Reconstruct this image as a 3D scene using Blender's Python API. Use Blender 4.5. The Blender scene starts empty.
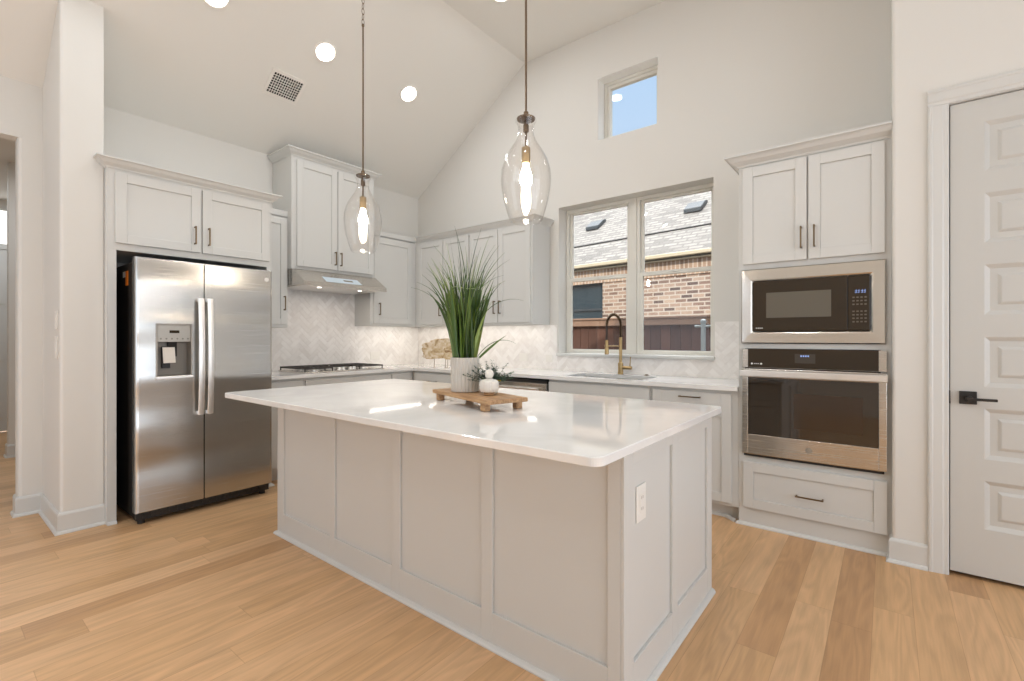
import bpy, bmesh, math, random
from mathutils import Vector, Matrix
random.seed(7)
C = bpy.context.scene.collection
SC = bpy.context.scene
PI = math.pi

# ------------------------------------------------------------------ camera, sky, sun, exposure
cam_d = bpy.data.cameras.new('camera'); cam = bpy.data.objects.new('camera', cam_d); C.objects.link(cam)
cam.location = (0, 0, 1.25); cam.rotation_euler = (PI / 2, 0, math.radians(38.33))
cam_d.sensor_width = 36; cam_d.lens = 474.3 / 1024 * 36; cam_d.shift_y = -2.5 / 1024
cam_d.clip_start = 0.05; cam_d.clip_end = 200
SC.camera = cam
SC.view_settings.view_transform = 'Standard'; SC.view_settings.look = 'None'
SC.view_settings.exposure = 0.2; SC.view_settings.gamma = 1.0
SC.view_settings.use_curve_mapping = False
try:
    SC.cycles.use_denoising = True
    SC.cycles.max_bounces = 12; SC.cycles.diffuse_bounces = 5; SC.cycles.glossy_bounces = 5
    SC.cycles.transparent_max_bounces = 16; SC.cycles.sample_clamp_indirect = 6.0
    SC.cycles.caustics_reflective = False; SC.cycles.caustics_refractive = False
except Exception:
    pass
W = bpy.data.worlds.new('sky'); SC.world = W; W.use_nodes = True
wt = W.node_tree; wt.nodes.clear()
wo = wt.nodes.new('ShaderNodeOutputWorld'); wb = wt.nodes.new('ShaderNodeBackground')
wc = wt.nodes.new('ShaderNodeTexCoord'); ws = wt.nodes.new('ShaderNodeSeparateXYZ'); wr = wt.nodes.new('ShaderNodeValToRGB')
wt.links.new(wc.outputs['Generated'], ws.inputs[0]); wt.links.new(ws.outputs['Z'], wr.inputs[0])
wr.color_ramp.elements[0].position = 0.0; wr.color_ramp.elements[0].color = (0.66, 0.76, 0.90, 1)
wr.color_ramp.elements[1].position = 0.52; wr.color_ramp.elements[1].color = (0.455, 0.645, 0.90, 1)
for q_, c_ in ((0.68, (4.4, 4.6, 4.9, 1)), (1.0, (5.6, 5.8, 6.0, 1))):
    e_ = wr.color_ramp.elements.new(q_); e_.color = c_   # sky overhead, out of view, brightened to send more light indoors
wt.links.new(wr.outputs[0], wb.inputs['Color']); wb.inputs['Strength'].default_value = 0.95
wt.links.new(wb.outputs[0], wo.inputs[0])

def light(name, kind, loc, energy, color=(1, 1, 1), rot=(0, 0, 0), size=0.1, size_y=None, shape=None, spread=None):
    d = bpy.data.lights.new(name, kind); d.energy = energy; d.color = color
    if kind == 'AREA':
        d.shape = shape or ('RECTANGLE' if size_y else 'DISK'); d.size = size
        if size_y: d.size_y = size_y
        if spread: d.spread = spread
    elif kind == 'POINT':
        d.shadow_soft_size = size
    o = bpy.data.objects.new(name, d); C.objects.link(o); o.location = loc; o.rotation_euler = rot
    return o
sun = light('sun', 'SUN', (0, 0, 10), 3.6, (1, 0.91, 0.78), (math.radians(46), 0, math.radians(-24)))
sun.data.angle = 0.02
WARM = (0.945, 1.0, 1.045)
DAY = (0.93, 1.0, 1.085)
# area lamps added as fill, standing for window light from behind the camera
light('day_fill', 'AREA', (3.17, 0.35, 1.5), 82, DAY, (0, PI / 2, 0), 2.3, 5.1)
light('day_fill', 'AREA', (-3.65, -2.47, 1.5), 15, DAY, (PI / 2, 0, 0), 2.2, 2.3)
CAN = 4.7
SL = 0.662
def ceil_z(x): return min(4.2, 3.055 + SL * (x + 4.78))
# recessed cans (the ones in view get their fixtures further down)
cans_seen = [(-3.785, 1.352), (-3.79, 2.205), (-3.785, 3.107), (-2.6, 3.13)]
cans_more = [(-3.785, 0.45), (-3.785, -0.5), (-3.785, -1.6), (-2.6, 2.0), (-2.6, 0.6), (-2.6, -1.5), (-0.9, 2.45), (-0.9, 1.0), (-1.1, 1.75),  # unseen cans; the last here is added to brighten the island top
             (-0.9, -0.5), (-0.9, -1.6), (0.9, 0.6), (0.9, -1.2), (2.3, -0.8)]
for (x, y) in cans_seen + cans_more:
    tilt = math.atan(SL) if x < -3.06 else 0
    n = Vector((math.sin(tilt), 0, -math.cos(tilt)))
    p = Vector((x, y, ceil_z(x))) + n * 0.02
    light('can_light', 'AREA', p, CAN * (0.62 if y > 2.2 else 0.4 if x > 0 else 0.6 if (x < -3.5 and y < 1) else 1.0), WARM, (0, -tilt, 0), 0.14)

# ------------------------------------------------------------------ materials
def new_mat(name):
    m = bpy.data.materials.new(name); m.use_nodes = True
    t = m.node_tree; t.nodes.clear()
    out = t.nodes.new('ShaderNodeOutputMaterial')
    return m, t, out
def nd(t, typ, ins=None, **props):
    n = t.nodes.new('ShaderNode' + typ)
    for k, v in props.items(): setattr(n, k, v)
    for k, v in (ins or {}).items():
        if isinstance(v, bpy.types.NodeSocket): t.links.new(v, n.inputs[k])
        else: n.inputs[k].default_value = v
    return n
def rgb(h):
    v = [int(h[i:i + 2], 16) / 255 for i in (0, 2, 4)]
    return tuple([c / 12.92 if c <= 0.04045 else ((c + 0.055) / 1.055) ** 2.4 for c in v] + [1])
def mat(name, col, rough=0.5, metal=0.0, bump=0.0, bscale=200, emit=None, estr=0, var=0.0, vscale=3, coat=0, spec=0.5):
    m, t, out = new_mat(name)
    b = nd(t, 'BsdfPrincipled', {'Base Color': col, 'Roughness': rough, 'Metallic': metal, 'Specular IOR Level': spec})
    if coat: b.inputs['Coat Weight'].default_value = coat
    tc = nd(t, 'TexCoord')
    if var:
        nz = nd(t, 'TexNoise', {'Vector': tc.outputs['Object'], 'Scale': vscale, 'Detail': 4.0})
        mx = nd(t, 'Mix', data_type='RGBA'); t.links.new(nz.outputs['Fac'], mx.inputs[0])
        mx.inputs[6].default_value = tuple(c * (1 - var) for c in col[:3]) + (1,)
        mx.inputs[7].default_value = tuple(min(1, c * (1 + var)) for c in col[:3]) + (1,)
        t.links.new(mx.outputs[2], b.inputs['Base Color'])
    if bump:
        nz = nd(t, 'TexNoise', {'Vector': tc.outputs['Object'], 'Scale': bscale, 'Detail': 3.0})
        bp = nd(t, 'Bump', {'Height': nz.outputs['Fac'], 'Strength': bump, 'Distance': 0.002})
        t.links.new(bp.outputs[0], b.inputs['Normal'])
    if emit:
        b.inputs['Emission Color'].default_value = emit; b.inputs['Emission Strength'].default_value = estr
    t.links.new(b.outputs[0], out.inputs[0])
    return m
M = {}
M['wall'] = mat('wall_paint', (0.71, 0.69, 0.65, 1), 0.75, bump=0.08, bscale=350, spec=0.3)
M['ceil'] = mat('ceiling_paint', (0.79, 0.77, 0.725, 1), 0.85, bump=0.1, bscale=350, spec=0.2)
M['trim'] = mat('trim_paint', (0.64, 0.635, 0.61, 1), 0.32)
M['doorpaint'] = mat('door_paint', (0.57, 0.56, 0.53, 1), 0.38)
M['cab'] = mat('cabinet_paint', (0.635, 0.63, 0.605, 1), 0.36)
M['bronze'] = mat('bronze', (0.20, 0.145, 0.085, 1), 0.35, 1.0)
M['rod'] = mat('aged_brass', (0.19, 0.135, 0.09, 1), 0.38, 1.0)
M['brass'] = mat('pale_brass', (0.40, 0.30, 0.18, 1), 0.38, 1.0)
M['gold'] = mat('brushed_gold', (0.46, 0.33, 0.165, 1), 0.32, 1.0)
M['blackm'] = mat('matte_black', (0.018, 0.015, 0.013, 1), 0.45)
M['iron'] = mat('cast_iron', (0.05, 0.042, 0.036, 1), 0.5, bump=0.2)
M['plastic_dark'] = mat('dark_side', (0.012, 0.009, 0.007, 1), 0.55)
M['blackglass'] = mat('black_glass', (0.035, 0.024, 0.014, 1), 0.06, spec=0.4)
M['plastic_white'] = mat('white_plastic', (0.82, 0.79, 0.74, 1), 0.35)
M['can_lens'] = mat('lit_lens', (1, 1, 1, 1), 0.4, emit=(1, 0.93, 0.84, 1), estr=9)
M['bulb'] = mat('lit_bulb', (1, 1, 1, 1), 0.3, emit=(1, 0.86, 0.68, 1), estr=90)
M['led'] = mat('lit_led', (1, 1, 1, 1), 0.4, emit=(1, 0.93, 0.84, 1), estr=3)
M['ledblue'] = mat('lit_digits', (0.02, 0.02, 0.03, 1), 0.3, emit=(0.35, 0.5, 1, 1), estr=0.8)
M['ledwhite'] = mat('lit_marks', (0.2, 0.2, 0.2, 1), 0.3, emit=(1, 0.95, 0.85, 1), estr=0.5)
M['ovenglass'] = mat('oven_black_glass', (0.03, 0.02, 0.012, 1), 0.05, spec=0.9)
M['panelgrey'] = mat('display_window', (0.06, 0.05, 0.04, 1), 0.15)
M['mwwin'] = mat('microwave_window', (0.13, 0.115, 0.09, 1), 0.12)
M['ovenwin'] = mat('oven_window', (0.045, 0.028, 0.017, 1), 0.08, spec=0.6)
M['orange'] = mat('orange_paper', (1.0, 0.28, 0.025, 1), 0.6)
M['paper'] = mat('paper', (0.8, 0.76, 0.7, 1), 0.7)
M['wood'] = None
M['pot'] = mat('pale_ceramic', (0.58, 0.535, 0.475, 1), 0.6, bump=0.15, bscale=90)
M['whitecer'] = mat('white_ceramic', (0.80, 0.76, 0.69, 1), 0.35)
M['soil'] = mat('soil', (0.05, 0.035, 0.02, 1), 0.95, bump=0.6, bscale=80)
M['sprig'] = mat('sprig_green', (0.045, 0.085, 0.05, 1), 0.55, var=0.4, vscale=60)
M['yellow'] = mat('yellow_petal', (0.62, 0.42, 0.03, 1), 0.5)
M['gasket'] = mat('rubber_gasket', (0.02, 0.017, 0.015, 1), 0.7)
M['vinyl'] = mat('window_vinyl', (0.70, 0.68, 0.62, 1), 0.4)
M['film'] = mat('pale_blue_film', (0.62, 0.72, 0.80, 1), 0.3)
M['ventdark'] = mat('dark_duct', (0.02, 0.018, 0.016, 1), 0.9)
M['galv'] = mat('galvanised', (0.24, 0.26, 0.26, 1), 0.5, 0.3)
M['cable'] = mat('black_cable', (0.01, 0.01, 0.012, 1), 0.6)
M['gutter'] = mat('beige_gutter', (0.44, 0.375, 0.265, 1), 0.5)
M['rvent'] = mat('roof_vent_metal', (0.045, 0.052, 0.058, 1), 0.45, 0.2)
M['soilout'] = mat('ground_soil', (0.18, 0.15, 0.1, 1), 0.95, var=0.4)

def leaf_mat():
    m, t, out = new_mat('grass_blade')
    at = nd(t, 'NewGeometry')
    cr = nd(t, 'ValToRGB', {'Fac': at.outputs['Random Per Island']})
    cr.color_ramp.elements[0].color = (0.018, 0.04, 0.012, 1); cr.color_ramp.elements[0].position = 0
    cr.color_ramp.elements[1].color = (0.30, 0.36, 0.10, 1); cr.color_ramp.elements[1].position = 1
    e = cr.color_ramp.elements.new(0.55); e.color = (0.06, 0.12, 0.018, 1)
    e = cr.color_ramp.elements.new(0.85); e.color = (0.15, 0.23, 0.035, 1)
    b = nd(t, 'BsdfPrincipled', {'Base Color': cr.outputs[0], 'Roughness': 0.38})
    t.links.new(b.outputs[0], out.inputs[0]); return m
M['leaf'] = leaf_mat()

def steel(name, col, rough, axis, amp=0.0, wav=(1, 1, 1), wscale=1.0, fine=0.06):
    """brushed steel: fine brush lines along one axis, an optional slow waviness of the sheet"""
    m, t, out = new_mat(name)
    tc = nd(t, 'TexCoord')
    sc = {'X': (2, 400, 400), 'Y': (400, 2, 400), 'Z': (400, 400, 2)}[axis]
    mp = nd(t, 'Mapping', {'Vector': tc.outputs['Object'], 'Scale': sc})
    nz = nd(t, 'TexNoise', {'Vector': mp.outputs[0], 'Scale': 1.0, 'Detail': 2.0})
    rr = nd(t, 'MapRange', {'Value': nz.outputs['Fac'], 'From Min': 0.3, 'From Max': 0.7, 'To Min': rough - fine, 'To Max': rough + fine})
    b = nd(t, 'BsdfPrincipled', {'Base Color': col, 'Metallic': 1.0, 'Roughness': rr.outputs[0]})
    if amp:
        mw = nd(t, 'Mapping', {'Vector': tc.outputs['Object'], 'Scale': wav})
        nw = nd(t, 'TexNoise', {'Vector': mw.outputs[0], 'Scale': wscale, 'Detail': 0.5, 'Roughness': 0.3})
        bp = nd(t, 'Bump', {'Height': nw.outputs['Fac'], 'Strength': 1.0, 'Distance': amp})
        t.links.new(bp.outputs[0], b.inputs['Normal'])
    t.links.new(b.outputs[0], out.inputs[0]); return m
M['steel'] = steel('brushed_steel', (0.62, 0.585, 0.54, 1), 0.24, 'X')
M['steelz'] = steel('brushed_steel_upright', (0.85, 0.83, 0.80, 1), 0.36, 'Z')
M['fridge'] = steel('fridge_steel', (0.55, 0.54, 0.52, 1), 0.25, 'Y', 0.05, (0.2, 0.7, 3.6), 1.0, 0.025)
M['steelwavy'] = steel('trim_steel', (0.66, 0.625, 0.575, 1), 0.2, 'X', 0.004, (3, 3, 3), 2.0)

def thin_glass(name, tint, base, edge, rough=0.0, spow=2.5, dark=0.0):
    """clear pane or blown glass: mostly see-through, mirrors more at grazing angles"""
    m, t, out = new_mat(name)
    lw = nd(t, 'LayerWeight', {'Blend': 0.5})
    pw = nd(t, 'Math', {0: lw.outputs['Facing'], 1: spow}, operation='POWER')
    mr = nd(t, 'MapRange', {'Value': pw.outputs[0], 'To Min': base, 'To Max': edge})
    tr = nd(t, 'BsdfTransparent', {'Color': tint}); gl = nd(t, 'BsdfGlossy', {'Color': (1, 1, 1, 1), 'Roughness': rough})
    if dark:
        cm = nd(t, 'Mix', data_type='RGBA'); t.links.new(pw.outputs[0], cm.inputs[0])
        cm.inputs[6].default_value = tint; cm.inputs[7].default_value = tuple(c * (1 - dark) for c in tint[:3]) + (1,)
        t.links.new(cm.outputs[2], tr.inputs['Color'])
    mx = nd(t, 'MixShader', {0: mr.outputs[0], 1: tr.outputs[0], 2: gl.outputs[0]})
    t.links.new(mx.outputs[0], out.inputs[0]); return m
M['pane'] = thin_glass('window_glass', (0.985, 0.99, 0.985, 1), 0.016, 0.4)
M['blown'] = thin_glass('blown_glass', (0.99, 0.985, 0.98, 1), 0.025, 0.45, 0.02, 3.5, 0.15)
M['darkpane'] = mat('dark_pane', (0.02, 0.035, 0.045, 1), 0.05, spec=0.7)

def floor_mat():
    m, t, out = new_mat('oak_planks')
    tc = nd(t, 'TexCoord'); sp = nd(t, 'SeparateXYZ', {0: tc.outputs['Object']})
    PW, PL = 0.145, 1.45
    def math_(op, a, b=None):
        ins = {0: a}
        if b is not None: ins[1] = b
        return nd(t, 'Math', ins, operation=op).outputs[0]
    u = math_('DIVIDE', math_('ADD', sp.outputs['X'], 0.195), PW)
    row = math_('FLOOR', u); fu = math_('FRACT', u)
    wn = nd(t, 'TexWhiteNoise', {'W': row}, noise_dimensions='1D')
    v = math_('ADD', math_('DIVIDE', sp.outputs['Y'], PL), math_('MULTIPLY', wn.outputs['Value'], 7.31))
    idx = math_('FLOOR', v); fv = math_('FRACT', v)
    cv = nd(t, 'CombineXYZ', {0: row, 1: idx})
    wn2 = nd(t, 'TexWhiteNoise', {'Vector': cv.outputs[0]}, noise_dimensions='2D')
    rnd = wn2.outputs['Value']
    # grain, its own slice of noise for each plank
    gx = nd(t, 'CombineXYZ', {0: math_('MULTIPLY', sp.outputs['X'], 16.0), 1: math_('MULTIPLY', sp.outputs['Y'], 1.3), 2: math_('MULTIPLY', rnd, 37.0)})
    nz = nd(t, 'TexNoise', {'Vector': gx.outputs[0], 'Scale': 1.0, 'Detail': 5.0, 'Roughness': 0.6, 'Distortion': 0.6})
    gx2 = nd(t, 'CombineXYZ', {0: math_('MULTIPLY', sp.outputs['X'], 7.0), 1: math_('MULTIPLY', sp.outputs['Y'], 0.8), 2: math_('MULTIPLY', rnd, 91.0)})
    nz2 = nd(t, 'TexNoise', {'Vector': gx2.outputs[0], 'Scale': 1.0, 'Detail': 2.0, 'Distortion': 0.4})
    rings = math_('SINE', math_('MULTIPLY', nz2.outputs['Fac'], 60.0))
    gx3 = nd(t, 'CombineXYZ', {0: math_('MULTIPLY', sp.outputs['X'], 130.0), 1: math_('MULTIPLY', sp.outputs['Y'], 5.0), 2: rnd})
    nz3 = nd(t, 'TexNoise', {'Vector': gx3.outputs[0], 'Scale': 1.0, 'Detail': 2.0})
    base = nd(t, 'ValToRGB', {'Fac': rnd})
    cr = base.color_ramp
    cr.elements[0].position = 0; cr.elements[0].color = rgb('bd936a')
    cr.elements[1].position = 1; cr.elements[1].color = rgb('d8b086')
    for p, h in ((0.12, 'c39a6f'), (0.25, 'caa175'), (0.5, 'cfa67a'), (0.75, 'd4ab80')):
        e = cr.elements.new(p); e.color = rgb(h)
    g = math_('ADD', math_('MULTIPLY', nz.outputs['Fac'], 0.50), math_('ADD', math_('MULTIPLY', rings, 0.055), math_('MULTIPLY', nz3.outputs['Fac'], 0.22)))
    gr = nd(t, 'MapRange', {'Value': g, 'From Min': 0.18, 'From Max': 0.56, 'To Min': 0.78, 'To Max': 1.16})
    hs = nd(t, 'Mix', data_type='RGBA', blend_type='MULTIPLY'); hs.inputs[0].default_value = 1
    t.links.new(base.outputs[0], hs.inputs[6]); t.links.new(gr.outputs[0], hs.inputs[7])
    # plank joints
    eu = math_('MINIMUM', fu, math_('SUBTRACT', 1.0, fu)); ev = math_('MINIMUM', fv, math_('SUBTRACT', 1.0, fv))
    ju = math_('LESS_THAN', eu, 0.008); jv = math_('LESS_THAN', ev, 0.0009)
    jj = math_('MAXIMUM', ju, jv)
    jm = nd(t, 'Mix', data_type='RGBA', blend_type='MULTIPLY')
    t.links.new(math_('MULTIPLY', jj, 0.30), jm.inputs[0]); t.links.new(hs.outputs[2], jm.inputs[6]); jm.inputs[7].default_value = (0.35, 0.25, 0.16, 1)
    rg = nd(t, 'MapRange', {'Value': nz.outputs['Fac'], 'To Min': 0.34, 'To Max': 0.5})
    b = nd(t, 'BsdfPrincipled', {'Base Color': jm.outputs[2], 'Roughness': rg.outputs[0], 'Specular IOR Level': 0.4})
    bp = nd(t, 'Bump', {'Height': g, 'Strength': 0.12, 'Distance': 0.002}); t.links.new(bp.outputs[0], b.inputs['Normal'])
    t.links.new(b.outputs[0], out.inputs[0]); return m
M['floor'] = floor_mat()

def wood_mat(name, c0, c1, scale=(4, 60, 60), rough=0.5, rings=6.0):
    m, t, out = new_mat(name)
    tc = nd(t, 'TexCoord'); mp = nd(t, 'Mapping', {'Vector': tc.outputs['Object'], 'Scale': scale})
    nz = nd(t, 'TexNoise', {'Vector': mp.outputs[0], 'Scale': 1.0, 'Detail': 4.0, 'Distortion': 0.5})
    cr = nd(t, 'ValToRGB', {'Fac': nz.outputs['Fac']})
    cr.color_ramp.elements[0].position = 0.3; cr.color_ramp.elements[0].color = c0
    cr.color_ramp.elements[1].position = 0.7; cr.color_ramp.elements[1].color = c1
    b = nd(t, 'BsdfPrincipled', {'Base Color': cr.outputs[0], 'Roughness': rough}); t.links.new(b.outputs[0], out.inputs[0]); return m
M['wood'] = wood_mat('acacia', (0.30, 0.155, 0.065, 1), (0.56, 0.34, 0.17, 1))
def fence_mat(name, c0, c1):
    m, t, out = new_mat(name)
    tc = nd(t, 'TexCoord'); mp = nd(t, 'Mapping', {'Vector': tc.outputs['Object'], 'Scale': (14, 14, 1.2)})
    nz = nd(t, 'TexNoise', {'Vector': mp.outputs[0], 'Scale': 2.0, 'Detail': 4.0})
    isl = nd(t, 'NewGeometry')
    ad = nd(t, 'Math', {0: nz.outputs['Fac'], 1: isl.outputs['Random Per Island']}, operation='ADD')
    cr = nd(t, 'ValToRGB', {'Fac': nd(t, 'Math', {0: ad.outputs[0], 1: 0.5}, operation='MULTIPLY').outputs[0]})
    cr.color_ramp.elements[0].position = 0.2; cr.color_ramp.elements[0].color = c0
    cr.color_ramp.elements[1].position = 0.8; cr.color_ramp.elements[1].color = c1
    b = nd(t, 'BsdfPrincipled', {'Base Color': cr.outputs[0], 'Roughness': 0.8}); t.links.new(b.outputs[0], out.inputs[0]); return m
M['fence'] = fence_mat('cedar_stained', (0.045, 0.016, 0.009, 1), (0.10, 0.040, 0.024, 1))
M['fencecap'] = fence_mat('cedar_rail', (0.16, 0.09, 0.06, 1), (0.25, 0.155, 0.105, 1))

def quartz_mat():
    m, t, out = new_mat('white_quartz')
    tc = nd(t, 'TexCoord')
    nz = nd(t, 'TexNoise', {'Vector': tc.outputs['Object'], 'Scale': 3.0, 'Detail': 6.0, 'Distortion': 1.0})
    cr = nd(t, 'ValToRGB', {'Fac': nz.outputs['Fac']})
    cr.color_ramp.elements[0].position = 0.35; cr.color_ramp.elements[0].color = (0.78, 0.77, 0.75, 1)
    cr.color_ramp.elements[1].position = 0.6; cr.color_ramp.elements[1].color = (0.86, 0.85, 0.835, 1)
    b = nd(t, 'BsdfPrincipled', {'Base Color': cr.outputs[0], 'Roughness': 0.06, 'Specular IOR Level': 0.75}); t.links.new(b.outputs[0], out.inputs[0]); return m
M['quartz'] = quartz_mat()

def marble_mat():
    m, t, out = new_mat('marble_tiles')
    tc = nd(t, 'TexCoord'); isl = nd(t, 'NewGeometry')
    of = nd(t, 'VectorMath', {0: tc.outputs['Object']}, operation='ADD')
    sc = nd(t, 'Math', {0: isl.outputs['Random Per Island'], 1: 23.0}, operation='MULTIPLY')
    t.links.new(sc.outputs[0], of.inputs[1])
    nz = nd(t, 'TexNoise', {'Vector': of.outputs[0], 'Scale': 7.0, 'Detail': 5.0, 'Distortion': 1.5})
    a = nd(t, 'Math', {0: nz.outputs['Fac'], 1: 0.7}, operation='MULTIPLY')
    a2 = nd(t, 'Math', {0: isl.outputs['Random Per Island'], 1: 0.3}, operation='MULTIPLY')
    s = nd(t, 'Math', {0: a.outputs[0], 1: a2.outputs[0]}, operation='ADD')
    cr = nd(t, 'ValToRGB', {'Fac': s.outputs[0]})
    cr.color_ramp.elements[0].position = 0.25; cr.color_ramp.elements[0].color = (0.76, 0.72, 0.685, 1)
    cr.color_ramp.elements[1].position = 0.62; cr.color_ramp.elements[1].color = (0.88, 0.85, 0.82, 1)
    b = nd(t, 'BsdfPrincipled', {'Base Color': cr.outputs[0], 'Roughness': 0.3}); t.links.new(b.outputs[0], out.inputs[0]); return m
M['marble'] = marble_mat()
M['grout'] = mat('grout', (0.76, 0.725, 0.69, 1), 0.8)

def brick_mat(name, scale, c1, c2, mortar, bw, rh, ms, rough=0.85, axis='XZ', seed_var=True):
    m, t, out = new_mat(name)
    tc = nd(t, 'TexCoord'); sp = nd(t, 'SeparateXYZ', {0: tc.outputs['Object']})
    cb = nd(t, 'CombineXYZ', {0: sp.outputs[axis[0]], 1: sp.outputs[axis[1]]})
    br = nd(t, 'TexBrick', {'Vector': cb.outputs[0], 'Color1': (0, 0, 0, 1), 'Color2': (1, 1, 1, 1), 'Mortar': (0.5, 0.5, 0.5, 1), 'Scale': scale,
                            'Mortar Size': ms, 'Brick Width': bw, 'Row Height': rh, 'Bias': 0.0})
    cr = nd(t, 'ValToRGB', {'Fac': br.outputs['Color']})
    el = cr.color_ramp.elements
    el[0].position = 0.0; el[0].color = c1[0]; el[1].position = 1.0; el[1].color = c2[-1]
    cols = c1[1:] + c2[:-1]
    for i, c in enumerate(cols):
        e = el.new((i + 1) / (len(cols) + 1)); e.color = c
    nz = nd(t, 'TexNoise', {'Vector': tc.outputs['Object'], 'Scale': 9.0, 'Detail': 4.0})
    mr = nd(t, 'MapRange', {'Value': nz.outputs['Fac'], 'To Min': 0.7, 'To Max': 1.3})
    mu = nd(t, 'Mix', data_type='RGBA', blend_type='MULTIPLY'); mu.inputs[0].default_value = 1
    t.links.new(cr.outputs[0], mu.inputs[6]); t.links.new(mr.outputs[0], mu.inputs[7])
    mx = nd(t, 'Mix', data_type='RGBA'); t.links.new(br.outputs['Fac'], mx.inputs[0]); t.links.new(mu.outputs[2], mx.inputs[6]); mx.inputs[7].default_value = mortar
    b = nd(t, 'BsdfPrincipled', {'Base Color': mx.outputs[2], 'Roughness': rough}); t.links.new(b.outputs[0], out.inputs[0]); return m
M['brick'] = brick_mat('brick_wall', 1.0, [(0.075, 0.045, 0.035, 1), (0.20, 0.12, 0.085, 1)], [(0.31, 0.21, 0.152, 1), (0.36, 0.26, 0.19, 1)], (0.42, 0.36, 0.30, 1), 0.20, 0.068, 0.011)
M['soldier'] = brick_mat('brick_soldier', 1.0, [(0.24, 0.15, 0.10, 1), (0.36, 0.24, 0.17, 1)], [(0.42, 0.30, 0.21, 1)], (0.5, 0.42, 0.34, 1), 0.075, 0.215, 0.012)
M['shingle'] = brick_mat('roof_shingles', 1.0, [(0.115, 0.107, 0.10, 1), (0.205, 0.19, 0.176, 1)], [(0.222, 0.208, 0.192, 1), (0.24, 0.226, 0.208, 1)], (0.13, 0.12, 0.11, 1), 0.26, 0.085, 0.016, axis='XY')

def stone_mat():
    m, t, out = new_mat('agate_slice')
    tc = nd(t, 'TexCoord')
    nz = nd(t, 'TexNoise', {'Vector': tc.outputs['Object'], 'Scale': 14.0, 'Detail': 7.0, 'Distortion': 1.5})
    cr = nd(t, 'ValToRGB', {'Fac': nz.outputs['Fac']})
    el = cr.color_ramp.elements
    el[0].position = 0.3; el[0].color = (0.25, 0.13, 0.05, 1); el[1].position = 0.62; el[1].color = (0.72, 0.62, 0.48, 1)
    e = el.new(0.45); e.color = (0.55, 0.40, 0.22, 1)
    b = nd(t, 'BsdfPrincipled', {'Base Color': cr.outputs[0], 'Roughness': 0.45})
    bp = nd(t, 'Bump', {'Height': nz.outputs['Fac'], 'Strength': 0.6, 'Distance': 0.01}); t.links.new(bp.outputs[0], b.inputs['Normal'])
    t.links.new(b.outputs[0], out.inputs[0]); return m
M['stone'] = stone_mat()

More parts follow.
